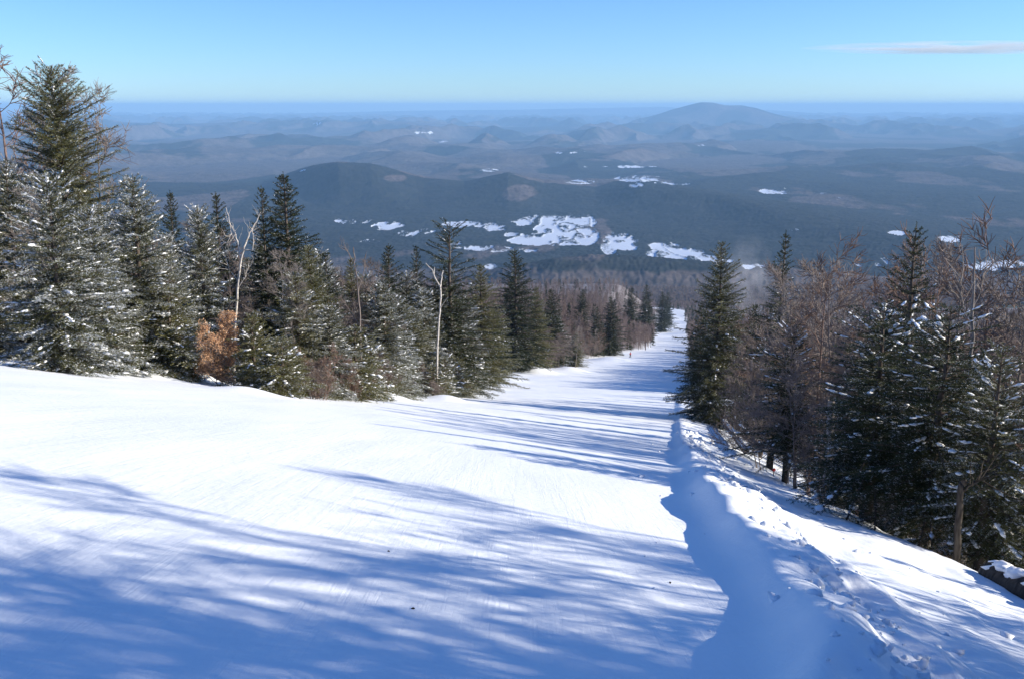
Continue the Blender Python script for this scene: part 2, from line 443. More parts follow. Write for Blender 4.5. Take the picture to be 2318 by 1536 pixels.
def build_mountain():
    d0 = 25500.0
    pts = [(1330, 330), (1400, 300), (1440, 281), (1480, 262), (1520, 249), (1560, 239), (1590, 232), (1615, 233), (1640, 239), (1680, 239), (1710, 245), (1745, 256), (1790, 268), (1850, 286), (1950, 320)]
    tx, hz = crest(pts, d0)
    ta = np.linspace(tx[0], tx[-1], 240); ys = np.linspace(d0 - 4200, d0 + 4200, 200)
    Y, T = np.meshgrid(ys, ta, indexing='ij')
    X = d0 * T
    h = np.interp(T, tx, hz)
    wob = 900 * fbm(X / 1800, Y * 0, 601, 4)
    dd = (Y - d0 - wob * .7) / 1900
    g = np.exp(-dd * dd)
    base = -700
    Z = base + (h - base) * g + g * (1 - g) * 750 * fbm(X / 1100, Y / 1100, 611, 5) + 4 * fbm(X / 300, Y / 300, 613, 4)
    nr, na = Y.shape
    i = np.arange(nr - 1)[:, None] * na + np.arange(na - 1)[None, :]
    Q = np.stack([i, i + 1, i + na + 1, i + na], -1).reshape(-1, 4)
    x, y = X.ravel(), Y.ravel()
    me = new_mesh('mountain', np.stack([x, y, Z.ravel()], 1), Q, 4, M_HILL,
                  {'snow': ('POINT', 0 * x), 'con': ('POINT', sstep(-.2, .2, fbm(x / 900, y / 900, 617, 3)))}, smooth=True)
    tag(link('mountain', me), 'lone blue mountain rising above the hills on the horizon', 'mountain', kind='structure')

build_ground()
build_hills()
build_mountain()

# haze: one closed box of even air
def build_haze():
    X, Y0, Y1, Z0, Z1 = 52000.0, -400.0, 62500.0, -760.0, 112.0
    V = [(sx * X, y, z) for z in (Z0, Z1) for y in (Y0, Y1) for sx in (-1, 1)]
    Fq = [(0, 2, 3, 1), (4, 5, 7, 6), (0, 1, 5, 4), (2, 6, 7, 3), (0, 4, 6, 2), (1, 3, 7, 5)]
    m = bpy.data.materials.new('haze_air'); m.use_nodes = True
    t = m.node_tree; t.nodes.remove(t.nodes['Principled BSDF'])
    v = t.nodes.new('ShaderNodeVolumePrincipled')
    v.inputs['Color'].default_value = (.37, .66, 1.0, 1)
    v.inputs['Density'].default_value = 4.7e-5
    v.inputs['Anisotropy'].default_value = 0.0
    t.links.new(v.outputs[0], t.nodes['Material Output'].inputs['Volume'])
    o = link('haze', new_mesh('haze', V, Fq, 4, m))
    tag(o, 'blue haze in the air over the valley and far hills', 'haze', kind='stuff')
build_haze()

# ------------------------------------------------------------------ tree meshes
def norm(v): return v / np.maximum(np.linalg.norm(v, axis=-1, keepdims=True), 1e-9)

class Tubes:
    """collects tapered tubes; one mesh"""
    def __init__(s): s.V = []; s.F = []; s.n = 0
    def add(s, pts, rad, sides=3):
        pts = np.asarray(pts, float); k = len(pts)
        d = norm(np.gradient(pts, axis=0))
        ref = np.array([0, 0, 1.0]) if abs(d[0, 2]) < .8 else np.array([1.0, 0, 0])
        a = norm(np.cross(d, ref)); b = np.cross(d, a)
        th = np.arange(sides) * 2 * np.pi / sides
        ring = pts[:, None, :] + (np.cos(th)[None, :, None] * a[:, None, :] + np.sin(th)[None, :, None] * b[:, None, :]) * np.asarray(rad)[:, None, None]
        s.V.append(ring.reshape(-1, 3))
        i = np.arange(k - 1)[:, None] * sides; j = np.arange(sides)[None, :]; j2 = (j + 1) % sides
        q = np.stack([i + j, i + j2, i + sides + j2, i + sides + j], -1).reshape(-1, 4) + s.n
        s.F.append(q); s.n += k * sides
    def mesh(s, name, mat):
        return new_mesh(name, np.concatenate(s.V), np.concatenate(s.F), 4, mat, smooth=True)

def lumps(name, P, D, Lh, Wd, Ht, mat):
    """elongated rounded snow lumps lying along directions D"""
    P = np.asarray(P); D = norm(np.asarray(D)); n = len(P)
    if n == 0: return None
    up = np.array([0, 0, 1.0]); S = norm(np.cross(D, up + 1e-3)); U = np.cross(S, D)
    loc = [(-1, 0, .15)]
    for t, r in ((-.6, .75), (0, 1.0), (.6, .7)):
        for k in range(5):
            a = k * 2 * math.pi / 5 + .3
            loc.append((t, math.cos(a) * r, .25 + math.sin(a) * r * .75))
    loc.append((1, 0, .1))
    loc = np.array(loc)
    rng = np.random.default_rng(n)
    jit = 1 + .7 * (rng.random((n, len(loc), 1)) - .5)
    V = P[:, None, :] + (D[:, None, :] * loc[None, :, 0:1] * Lh[:, None, None] + S[:, None, :] * loc[None, :, 1:2] * Wd[:, None, None]
                         + U[:, None, :] * loc[None, :, 2:3] * Ht[:, None, None]) * jit
    f = []
    for k in range(5): f.append((0, 1 + (k + 1) % 5, 1 + k))
    for r in range(2):
        for k in range(5):
            a, b = 1 + r * 5 + k, 1 + r * 5 + (k + 1) % 5
            f.append((a, b, b + 5)); f.append((a, b + 5, a + 5))
    for k in range(5): f.append((16, 11 + k, 11 + (k + 1) % 5))
    f = np.array(f)
    Fc = (f[None] + np.arange(n)[:, None, None] * 17).reshape(-1, 3)
    return new_mesh(name, V.reshape(-1, 3), Fc, 3, mat, smooth=True)

def spruce_meshes(seed, H=8.0, R=1.7, snow=.3, bare=.04, shape=.85, dens=1.0, mat=None, lump=.15, sparse_top=0.0, gap=.06, droop=0.25, nscale=1.0, lean=0.0):
    rng = np.random.default_rng(seed)
    tr = Tubes(); br = Tubes()
    zz = np.linspace(0, H, 14)
    wob = np.cumsum(rng.normal(0, .012 * H / 8, (14, 2)), axis=0)
    wob -= wob[0]
    wob[:, 0] += lean * zz
    tp = np.column_stack([wob, zz]); r0 = .011 * H + .03
    tr.add(tp, r0 * (1 - zz / H) ** .8 + .006, 8)
    def axis(z): return np.array([np.interp(z, zz, tp[:, 0]), np.interp(z, zz, tp[:, 1]), z])
    P = []; D = []; Ln = []; Sn = []; UPB = []
    z = H * bare; level = 0
    SP_, SD_, SL_, SW_, SH_ = [], [], [], [], []
    while z < H * .985:
        t = z / H
        Lm = R * max((1 - t), 0.0) ** shape + .07
        if t < .15: Lm *= .75 + t * 1.6
        if sparse_top and t > 1 - sparse_top: nb = rng.integers(3, 5)
        else: nb = rng.integers(6, 9)
        ph = rng.random() * 6.28
        for b in range(nb):
            if rng.random() < gap: continue
            az = ph + b * 6.283 / nb + rng.normal(0, .25)
            L = Lm * rng.uniform(.62, 1.12) * (1 + .16 * math.sin(az * 2 + seed) + .12 * math.sin(az * 3 + z * 1.3))
            e0 = (.75 * t ** 2 + .12) + rng.normal(0, .08)
            dr = droop * (1 - t) * (0.7 + rng.random() * .6) * 1.6
            n = 7
            s = np.linspace(0, 1, n)
            out = np.array([math.cos(az), math.sin(az), 0]); side = np.array([-out[1], out[0], 0])
            hz_ = L * s
            vz = L * (math.tan(e0) * s - dr * s ** 1.5 + .22 * dr * s ** 3)
            bend = rng.normal(0, .06) * L
            pts = axis(z)[None] + out[None] * hz_[:, None] + side[None] * (bend * s ** 2)[:, None]
            pts[:, 2] += vz + rng.normal(0, .006, n)
            br.add(pts, (.008 + .012 * L) * (1 - .85 * s), 3)
            bs = np.clip(snow * rng.uniform(.2, 1.8) + .25 * math.sin(az * 1.0 + seed * 2 + z * .8) * snow, 0, 1)
            # side shoots
            spc = .085 / dens
            k = max(int(L / spc), 3)
            ss = (np.arange(k) + .5 + rng.uniform(-.3, .3, k)) / k
            ss = np.clip(ss, 0.10 if L > .5 else .0, 1)
            bp = np.stack([np.interp(ss, s, pts[:, i]) for i in range(3)], 1)
            tan = norm(np.stack([np.interp(ss, s, np.gradient(pts[:, i], s)) for i in range(3)], 1))
            ls = np.minimum(.50, .42 * L + .05) * (1 - .72 * ss ** 1.3) * rng.uniform(.7, 1.2, k)
            for sg in (-1, 1):
                dd = tan * .62 + side[None] * sg * .8 + np.array([0, 0, 1.0])[None] * rng.normal(-.12, .16, k)[:, None] + rng.normal(0, .09, (k, 3))
                dd = norm(dd)
                P.append(bp); D.append(dd); Ln.append(ls * rng.uniform(.85, 1.1, k)); Sn.append(np.clip(bs * (.35 + .8 * ss) + rng.normal(0, .12, k), 0, 1))
            # leader of the branch
            P.append(pts[-3:-2]); D.append(norm(pts[-1:] - pts[-3:-2])); Ln.append(np.array([np.linalg.norm(pts[-1] - pts[-3]) + .05])); Sn.append(np.array([bs]))
            if L > .35:      # upper shoots hang a little mass on the branch
                m_ = rng.random(k) < .5
                P.append(bp[m_]); D.append(norm(tan[m_] * .8 + np.array([0, 0, .35]) + rng.normal(0, .25, (m_.sum(), 3)))); Ln.append(ls[m_] * .6); Sn.append(np.full(m_.sum(), bs))
                if rng.random() < lump * 2.2:
                    nl = rng.integers(2, 9)
                    sl = rng.uniform(.35, .95, nl)
                    SP_.append(np.stack([np.interp(sl, s, pts[:, i]) for i in range(3)], 1) + np.array([0, 0, .015]))
                    SD_.append(np.repeat((pts[-1] - pts[-3])[None], nl, 0) + rng.normal(0, .04, (nl, 3)))
                    sz_ = .018 + .05 * rng.random(nl) ** 2 * (.6 + .5 * L); SL_.append(sz_ * rng.uniform(1.0, 1.9, nl)); SW_.append(sz_ * rng.uniform(.7, 1.1, nl)); SH_.append(sz_ * rng.uniform(.4, .75, nl))
        z += rng.uniform(.16, .27) * (0.75 + .035 * H) / dens ** .5
        level += 1
    # top leader
    P.append(axis(H * .985)[None]); D.append(np.array([[0.02, 0, 1.0]])); Ln.append(np.array([.03 * H])); Sn.append(np.array([snow * .3]))
    P = np.concatenate(P); D = np.concatenate(D); Ln = np.concatenate(Ln); Sn = np.concatenate(Sn)
    # needles along every shoot
    sp = .036 * nscale
    cnt = np.maximum((Ln / sp).astype(int), 2)
    idx = np.repeat(np.arange(len(P)), cnt)
    st = np.arange(len(idx)) - np.repeat(np.cumsum(cnt) - cnt, cnt)
    f = (st + .5) / cnt[idx]
    base = P[idx] + D[idx] * (Ln[idx] * f)[:, None]
    base[:, 2] -= .10 * Ln[idx] * f ** 2
    up = np.array([0, 0, 1.0]); S = norm(np.cross(D[idx], up) + 1e-4)
    U = np.cross(S, D[idx])
    V = []; sn = []; ti = []
    tint_s = rng.random(len(P))
    for kk, (a, b) in enumerate(((1, .25), (-1, .25), (.25, 1.0))):
        m = len(idx)
        nd = norm(D[idx] * .75 + S * (a + rng.normal(0, .2, m))[:, None] + U * (b * .8 + rng.normal(0, .3, m))[:, None])
        nl = .060 * nscale * rng.uniform(.7, 1.25, m) * (1 - .35 * f)
        w = .013 * nscale * rng.uniform(.8, 1.3, m)
        c = base
        V.append(np.stack([c - D[idx] * w[:, None], c + D[idx] * w[:, None], c + nd * nl[:, None]], 1))
        sn.append((rng.random(m) < Sn[idx] * (1.0 if kk < 2 else .85)) * rng.uniform(.25, .95, m))
        ti.append(np.clip(tint_s[idx] * .7 + .3 * rng.random(m), 0, 1))
    V = np.concatenate(V).reshape(-1, 3)
    Fc = np.arange(len(V)).reshape(-1, 3)
    crown = new_mesh('crown', V, Fc, 3, mat or M_NEEDLE, {'snow': ('FACE', np.concatenate(sn)), 'tint': ('FACE', np.concatenate(ti))})
    parts = {'H': H, 'trunk': tr.mesh('trunk', M_BARK), 'branches': br.mesh('branches', M_BARK), 'crown': crown}
    if SP_:
        parts['snow'] = lumps('snow', np.concatenate(SP_), np.concatenate(SD_), np.concatenate(SL_), np.concatenate(SW_), np.concatenate(SH_), M_SNOWLOAD)
    return parts

def bare_meshes(seed, H=8.0, spread=.28, trunk_r=.07, n1=16, n2=8, n3=7, start=.3, mat=None, tmat=None, leaf=None, twig_r=.0055, stems=1, up=.5, fork=None, frost=0.0, wobble=.035):
    rng = np.random.default_rng(seed)
    tr = Tubes(); br = Tubes(); LP = []
    def limb(p, d, L, n, wob, upl):
        pts = [np.array(p, float)]; d = norm(np.array(d, float))
        for i in range(n):
            d = norm(d + rng.normal(0, wob, 3) + np.array([0, 0, upl]))
            pts.append(pts[-1] + d * L / n)
        return np.array(pts)
    def along(pts, s):
        k = s * (len(pts) - 1); i = min(int(k), len(pts) - 2); return pts[i] + (pts[i + 1] - pts[i]) * (k - i), norm(pts[i + 1] - pts[i])
    def side(t):
        a = rng.normal(0, 1, 3); a -= t * a.dot(t); return norm(a)
    for s_ in range(stems):
        if stems > 1:
            az = rng.random() * 6.28; p0 = np.array([math.cos(az), math.sin(az), 0]) * rng.uniform(0, .18) * H * .5
            d0 = np.array([math.cos(az) * .28, math.sin(az) * .28, 1]); HL = H * rng.uniform(.6, 1)
        else:
            p0 = np.zeros(3); d0 = np.array([rng.normal(0, .03), rng.normal(0, .03), 1]); HL = H
        tpts = limb(p0, d0, HL, 12, wobble, .06)
        tr.add(tpts, trunk_r * (1 - np.linspace(0, 1, 13)) ** .75 / (1 if stems == 1 else 2.2) + .004, 6)
        for a in range(max(int(n1 / (1 if stems == 1 else stems * .45)), 3)):
            s = start + (1 - start) * (a + rng.random()) / max(int(n1 / (1 if stems == 1 else stems * .45)), 3)
            s = min(s, .99)
            p, t = along(tpts, s)
            L1 = H * spread * (1.15 - .75 * s) * rng.uniform(.6, 1.25)
            b1 = limb(p, t * .55 + side(t) * .8, L1, 7, .13, .10 * up)
            br.add(b1, (trunk_r * .38 * (1 - s) + .010) * (1 - .8 * np.linspace(0, 1, 8)), 3)
            for b in range(n2):
                s2 = rng.uniform(.2, 1)
                p2, t2 = along(b1, min(s2, .99))
                L2 = L1 * .45 * (1.2 - .6 * s2) * rng.uniform(.5, 1.3)
                b2 = limb(p2, t2 * .7 + side(t2) * .65, L2, 4, .15, .10 * up)
                br.add(b2, (twig_r * 1.5) * (1 - .55 * np.linspace(0, 1, 5)), 3)
                for c in range(n3):
                    s3 = rng.uniform(.15, 1)
                    p3, t3 = along(b2, min(s3, .99))
                    L3 = (L2 * .4 + .12) * rng.uniform(.6, 1.3)
                    b3 = limb(p3, t3 * .7 + side(t3) * .6, L3, 2, .2, .08 * up)
                    br.add(b3, twig_r * (1 - .45 * np.linspace(0, 1, 3)), 3)
                    if leaf: LP.append((b3[1], b3[2] - b3[1])); LP.append((b3[2], b3[2] - b3[1]))
    parts = {'H': H, 'trunk': tr.mesh('trunk', tmat or mat or M_TWIG), 'branches': br.mesh('branches', mat or M_TWIG)}
    if leaf:
        P = np.array([a for a, b in LP]); n = len(P)
        P = np.repeat(P, leaf, 0) + rng.normal(0, .05, (n * leaf, 3)); n = len(P)
        a = norm(rng.normal(0, 1, (n, 3)) + np.array([0, 0, -.5])); b = norm(np.cross(a, rng.normal(0, 1, (n, 3))))
        l = rng.uniform(.045, .085, n)[:, None]; w = l * .5
        V = np.stack([P, P + a * l * .5 + b * w * .6, P + a * l, P + a * l * .5 - b * w * .6], 1).reshape(-1, 3)
        parts['crown'] = new_mesh('leaves', V, np.arange(len(V)).reshape(-1, 4), 4, M_LEAF,
                                  {'snow': ('FACE', (rng.random(n) < .06).astype(float)), 'tint': ('FACE', rng.random(n))})
    return parts

def place(name, parts, x, y, H=None, wide=1.0, rot=None, label=None, cat=None, group=None, sink=.12, rng=random.Random(5), z=None):
    root = bpy.data.objects.new(name, None); COL.objects.link(root)
    root.empty_display_size = .5
    s = (H or parts['H']) / parts['H']
    zz = float(height(np.array(x), np.array(y))) if z is None else z
    root.location = (x, y, zz - sink)
    root.rotation_euler = (0, 0, rng.random() * 6.28 if rot is None else rot)
    root.scale = (s * wide, s * wide, s)
    tag(root, label, cat, group)
    for k in ('trunk', 'branches', 'crown'):
        if k not in parts: continue
        nm = parts[k].name.split('.')[0]
        c = link(nm, parts[k], root)
        if k == 'crown' and 'snow' in parts:
            tag(link('snow', parts['snow'], c), kind='stuff')
    return root

def at(px, y, ytop=None, guess=8.0):
    """ground point at forward distance y seen in column px, and the height that reaches photo row ytop"""
    z = 0.0
    x = 0.0
    for _ in range(6):
        dep = y * CP - z * SP
        x = (px - CX) / F * dep
        z = float(height(np.array(x), np.array(float(y))))
    if ytop is None: return x, y
    a, b = ray(px, ytop)          # the tip stands at (px, ytop)
    x = a * y
    return x, y, b * y - float(height(np.array(x), np.array(float(y))))

PR = {}
def build_protos():
    # spruces: frosted, green, dark
    N, O, K = M_NEEDLE, M_NEEDLE_OLIVE, M_NEEDLE_DARK
    PR['frost'] = [spruce_meshes(11, 8, 2.5, .42, .02, .72, lump=.22, mat=N, nscale=1.25), spruce_meshes(12, 7, 2.1, .45, .02, .65, lump=.3, mat=N, nscale=1.25),
                   spruce_meshes(13, 6, 2.2, .34, .02, .60, lump=.2, mat=O, nscale=1.2)]
    PR['green'] = [spruce_meshes(21, 9, 2.6, .16, .03, .75, lump=.04, mat=N, nscale=1.25), spruce_meshes(22, 8, 2.2, .10, .03, .8, lump=.02, mat=O, nscale=1.25),
                   spruce_meshes(23, 7, 2.1, .22, .03, .7, lump=.08, mat=O, nscale=1.25)]
    PR['dark'] = [spruce_meshes(31, 9, 2.3, .04, .03, .80, lump=.0, mat=K, nscale=1.3), spruce_meshes(32, 7.5, 1.8, .05, .05, .85, lump=.02, mat=K, gap=.15, nscale=1.3)]
    PR['bigleft'] = [spruce_meshes(41, 11, 3.3, .22, .02, .62, lump=.08, mat=O, gap=.03, dens=1.2, nscale=1.2)]
    PR['righttall'] = [spruce_meshes(51, 9, 2.0, .05, .12, .95, lump=.10, mat=K, gap=.14, droop=.45), spruce_meshes(52, 7, 2.3, .08, .22, .62, lump=.14, mat=K, gap=.16, droop=.5, nscale=.8),
                       spruce_meshes(53, 5.5, 1.8, .22, .15, .65, lump=.25, mat=N, gap=.14, droop=.45, nscale=.75)]
    PR['sparse'] = [spruce_meshes(61, 9, 2.4, .06, .06, .55, lump=.05, mat=K, gap=.30, sparse_top=.35, nscale=1.2)]
    PR['young'] = [spruce_meshes(71, 2.6, 1.1, .36, .01, .6, lump=.4, mat=O), spruce_meshes(72, 2.2, 1.0, .18, .01, .6, lump=.15, mat=O)]
    # bare hardwoods
    PR['bare'] = [bare_meshes(81, 8, .28, .05, 18, 8, 7, mat=M_TWIG, twig_r=.0085), bare_meshes(82, 8, .26, .045, 20, 8, 7, mat=M_TWIG_GREY, twig_r=.0085), bare_meshes(83, 7.5, .32, .045, 18, 8, 7, mat=M_TWIG_RED, start=.2, twig_r=.0085),
                  bare_meshes(84, 7, .30, .045, 20, 8, 7, mat=M_TWIG, stems=3, start=.2, twig_r=.0085)]
    PR['brush'] = [bare_meshes(91, 2.4, .34, .03, 22, 7, 6, mat=M_TWIG_RED, stems=5, start=.12, twig_r=.0055), bare_meshes(92, 2.0, .36, .03, 22, 7, 6, mat=M_TWIG, stems=6, start=.1, twig_r=.0055),
                   bare_meshes(93, 3.0, .30, .03, 22, 7, 6, mat=M_TWIG_GREY, stems=5, start=.15, twig_r=.0055)]
    PR['beech'] = [bare_meshes(111, 4.2, .24, .03, 26, 8, 4, mat=M_TWIG, start=.06, leaf=4, stems=3, up=.2)]
build_protos()

# ------------------------------------------------------------------ single trees that can be told apart
R0 = random.Random(3)
def T(kind, i, px, y, ytop, label, cat, wide=1.0, group=None, name=None, rot=None, sink=.12):
    x, yy, H = at(px, y, ytop)
    nm = name or {'spruce tree': 'spruce_tree', 'bare tree': 'bare_tree', 'birch tree': 'birch_tree', 'shrub': 'shrub'}.get(cat, 'tree')
    return place(nm, PR[kind][i], x, yy, H + sink, wide / ((H + sink) / PR[kind][i]['H']) if wide < 0 else wide, rot=R0.random() * 6.28 if rot is None else rot, label=label, cat=cat, group=group, sink=sink)

def edge_y(px, py):
    p = hit(px, py); return p[1] if p else 60.0

T('bigleft', 0, 118, edge_y(118, 822) + 2.5, 158, 'tallest spruce of the scene, olive green with light frost, at the far left', 'spruce tree', 1.05)
T('frost', 0, 300, edge_y(300, 842) + 2.0, 398, 'frosted spruce directly right of the tallest spruce', 'spruce tree', 1.25)
T('frost', 1, 12, edge_y(20, 808) + 1.5, 450, 'snow covered spruce cut by the left side of the picture', 'spruce tree', 1.2)
T('frost', 2, 372, edge_y(390, 850) + 2.6, 560, 'low frosted spruce left of the orange leaved beech', 'spruce tree', .95)
T('frost', 1, 445, edge_y(445, 855) + 6, 468, 'slim frosted spruce behind the orange leaved beech', 'spruce tree', 1.0)
T('dark', 0, 637, edge_y(640, 892) + 16, 395, 'tall dark green spruce standing above the left woods', 'spruce tree', 1.25)
T('dark', 1, 592, edge_y(600, 888) + 19, 425, 'narrow dark spruce close on the left of the tall dark green spruce', 'spruce tree', .8)
T('dark', 1, 490, edge_y(500, 870) + 24, 440, 'small dark spruce top behind the white birch', 'spruce tree', 1.0)
T('dark', 0, 381, edge_y(380, 850) + 28, 436, 'small dark spruce tip alone between the frosted spruces and the birch', 'spruce tree', .8)
T('frost', 2, 668, edge_y(640, 892) + 3.0, 625, 'frosted spruce right of the white birch trunk', 'spruce tree', 1.3)
T('green', 2, 700, edge_y(710, 900) + 5, 560, 'olive spruce below the tall dark green spruce', 'spruce tree', 1.1)
T('dark', 1, 736, edge_y(736, 903) + 9, 575, 'dark pointed spruce between the two brown bare thickets', 'spruce tree', 1.1)
T('frost', 1, 742, edge_y(742, 903) + 2, 690, 'small snowy spruce low at the piste edge under the dark pointed spruce', 'spruce tree', 1.2)
T('dark', 0, 880, edge_y(870, 890) + 14, 556, 'dark spruce with a blunt top left of the layered spruce', 'spruce tree', 1.1)
T('dark', 1, 942, edge_y(940, 880) + 18, 560, 'thin dark spruce immediately left of the layered spruce', 'spruce tree', .9)
T('sparse', 0, 1017, edge_y(1010, 893) + 14, 508, 'tall spruce with sparse layered top in the middle of the left woods', 'spruce tree', 1.3)
T('green', 1, 1090, edge_y(1080, 870) + 12, 600, 'broad green spruce right of the layered spruce', 'spruce tree', 1.2)
T('dark', 0, 1166, edge_y(1150, 850) + 14, 566, 'pointed green spruce beside the start of the far piste woods', 'spruce tree', 1.35)
T('frost', 0, 870, edge_y(860, 895) + 3, 640, 'broad frosted spruce left of the white forked snag', 'spruce tree', 1.3)
T('frost', 2, 935, edge_y(930, 878) + 2.5, 700, 'low snowy spruce at the foot of the white forked snag', 'spruce tree', 1.4)
T('frost', 0, 1050, edge_y(1050, 893) + 5, 660, 'frosted spruce right of the white forked snag', 'spruce tree', 1.2)
T('green', 0, 1120, edge_y(1115, 860) + 3.5, 690, 'greyish green spruce on the inner corner of the left piste edge', 'spruce tree', 1.4)
T('green', 1, 1215, edge_y(1210, 830) + 6, 650, 'green spruce above the snow mound of the left piste edge', 'spruce tree', 1.2)
T('frost', 0, 1265, edge_y(1260, 826) + 3, 715, 'frosted spruce left of the brown woods beside the far piste', 'spruce tree', 1.3)
T('green', 2, 1305, edge_y(1305, 830) + 2, 755, 'low olive spruce at the end of the frosted row near the skier', 'spruce tree', 1.4)

T('green', 0, 1637, 62, 552, 'full dark green spruce standing alone where the far piste meets the right woods', 'spruce tree', 1.0)
T('dark', 1, 1590, 66, 690, 'narrow dark spruce leaning on the left of the lone full spruce', 'spruce tree', 1.0)
T('dark', 0, 1712, 64, 690, 'low dark spruce right of the lone full spruce', 'spruce tree', 1.1)
T('righttall', 0, 1777, 40, 528, 'pointed spruce rising out of the brown thicket of the right woods', 'spruce tree', 1.0)
T('righttall', 0, 2078, 20, 512, 'tall dark spruce with a thin tip in the right woods', 'spruce tree', 1.15)
T('righttall', 1, 2005, 17, 690, 'wide dark spruce with snowy drooping boughs, left below the thin tipped spruce', 'spruce tree', 1.6)
T('righttall', 1, 2150, 15.5, 700, 'wide dark spruce right below the thin tipped spruce', 'spruce tree', 1.5)
T('righttall', 2, 2275, 14.5, 790, 'sunlit snowy spruce at the right side of the picture above the fallen log', 'spruce tree', 1.15)
T('righttall', 2, 1905, 19.5, 985, 'small yellowish young spruce in front of the broken grey trunk', 'spruce tree', .9)
T('righttall', 1, 1800, 27, 740, 'dark snow dusted spruce behind the black pipe on the bank', 'spruce tree', 1.1)
T('righttall', 1, 1738, 46, 770, 'dark ragged spruce low beside the upper end of the black pipe', 'spruce tree', 1.0)

T('beech', 0, 480, edge_y(492, 872) - .2, 672, 'young beech still holding dry orange leaves beside the white birch', 'beech tree', .85, name='beech_tree')
T('bare', 1, 90, edge_y(90, 815) + 9, 170, 'bare grey tree behind the tallest spruce, twigs against the sky', 'bare tree', 1.3)
T('bare', 0, 205, edge_y(200, 830) + 12, 222, 'bare tree with twigs showing right of the tip of the tallest spruce', 'bare tree', .75)
T('bare', 2, -10, edge_y(20, 808) + 8, 120, 'bare tree rising at the top left corner against the sky', 'bare tree', 1.2)

for px, y, yt, k in [(1722, 58, 700, 0), (1745, 50, 710, 2), (1815, 36, 650, 1), (1835, 33, 625, 0), (1868, 31, 590, 2), (1895, 36, 610, 1), (1925, 30, 620, 0), (1955, 32, 610, 3), (1985, 28, 640, 2), (2020, 30, 640, 1),
                     (1768, 31, 760, 3), (1845, 26, 700, 3), (1910, 25, 710, 0), (2125, 25, 610, 2), (2160, 27, 570, 1), (2230, 23, 600, 0), (2262, 26, 575, 2), (2300, 24, 600, 1), (2335, 22, 590, 0), (2190, 24, 620, 3)]:
    T('bare', k, px, y, yt, 'tall leafless brown tree of the thicket ' + ('left of the thin tipped spruce' if px < 2050 else 'behind the slender pale trunk') + (', near' if y < 29 else ', farther back'), 'bare tree', 1.1, group='bare trees in the right woods')

# ------------------------------------------------------------------ hand shaped dead trunks
def snag(label, px, y, segs, rad, mat=M_BIRCH, name='birch_tree', cat='birch tree', fine=None):
    """segs: list of polylines given as photo pixels at distance y (the tree's own plane), first is the trunk"""
    x0, y0 = at(px, y)
    z0 = float(height(np.array(x0), np.array(float(y0))))
    root = bpy.data.objects.new(name, None); COL.objects.link(root); root.location = (x0, y0, z0 - .1)
    tag(root, label, cat)
    rng = np.random.default_rng(int(px))
    tr = Tubes(); br = Tubes()
    for k, (pl, r0, r1) in enumerate(segs):
        pts = []
        off = rng.normal(0, .25)
        for j, (a, b) in enumerate(pl):
            ta, tb = ray(a, b)
            yy = y + (off * j * .4 if k else 0)
            pts.append((ta * yy - x0, yy - y0, tb * yy - z0 + .1))
        pts = np.array(pts)
        if k == 0: pts[0, 2] = 0
        s = np.linspace(0, 1, len(pts)); s2 = np.linspace(0, 1, len(pts) * 3)
        P2 = np.stack([np.interp(s2, s, pts[:, i]) for i in range(3)], 1)
        P2[1:-1] += rng.normal(0, .012, P2[1:-1].shape)
        (tr if k == 0 else br).add(P2, r0 + (r1 - r0) * s2, 8 if k == 0 else 5)
        if fine and k:
            for _ in range(fine):
                q = rng.uniform(.3, 1); p = np.array([np.interp(q, s2, P2[:, i]) for i in range(3)])
                d = norm(P2[-1] - P2[0]) + rng.normal(0, .7, 3); d[2] += .3
                L = rng.uniform(.3, .8); pp = [p]
                for _k in range(3): pp.append(pp[-1] + norm(d + rng.normal(0, .3, 3)) * L / 3)
                br.add(pp, [.010, .008, .006, .004], 3)
    link('trunk', tr.mesh('trunk', mat), root); link('branches', br.mesh('branches', mat), root)
yb = edge_y(533, 868) + .8
snag('white birch with a crooked crown beside the orange leaved beech', 533, yb,
     [([(530, 862), (529, 790), (533, 720), (539, 650), (545, 590), (552, 560)], .07, .035),
      ([(545, 590), (540, 560), (533, 530), (520, 505), (512, 470)], .035, .012), ([(552, 560), (565, 530), (578, 505), (590, 480)], .04, .012),
      ([(552, 565), (572, 568), (574, 545), (570, 520)], .03, .012), ([(541, 640), (520, 610), (508, 570)], .018, .008),
      ([(533, 530), (520, 548), (505, 552), (492, 565)], .02, .009), ([(520, 505), (524, 530), (516, 545)], .018, .01), ([(539, 655), (556, 625), (562, 600)], .018, .008)], .1, fine=7)
ys_ = edge_y(990, 897) + 2.6
snag('white forked snag without a crown in the middle of the left woods', 990, ys_,
     [([(987, 850), (990, 790), (994, 720), (998, 665), (996, 645)], .065, .045), ([(996, 650), (985, 630), (978, 612), (964, 596)], .05, .02),
      ([(997, 650), (1000, 628), (1003, 612)], .045, .02), ([(996, 700), (1008, 680), (1014, 672)], .02, .01), ([(982, 622), (984, 605)], .03, .015)], .1, name='dead_birch_tree')
yt = edge_y(820, 905) + 2.5
snag('thin brown bare trunk left of the broad frosted spruce', 815, yt,
     [([(822, 890), (817, 800), (815, 720), (811, 660), (803, 600), (800, 560)], .05, .02), ([(811, 660), (824, 610), (828, 575)], .02, .008), ([(816, 740), (790, 700), (775, 690)], .02, .008),
      ([(803, 600), (790, 575), (780, 560)], .015, .007)], .1, mat=M_TWIG, name='bare_tree', cat='bare tree', fine=10)
snag('broken grey trunk capped with snow in the right woods', 1880, 22, [([(1880, 1150), (1878, 1050), (1880, 960), (1882, 905)], .10, .08), ([(1882, 1010), (1895, 985)], .02, .01)], .1, mat=M_TWIG_GREY, name='broken_trunk', cat='tree trunk')
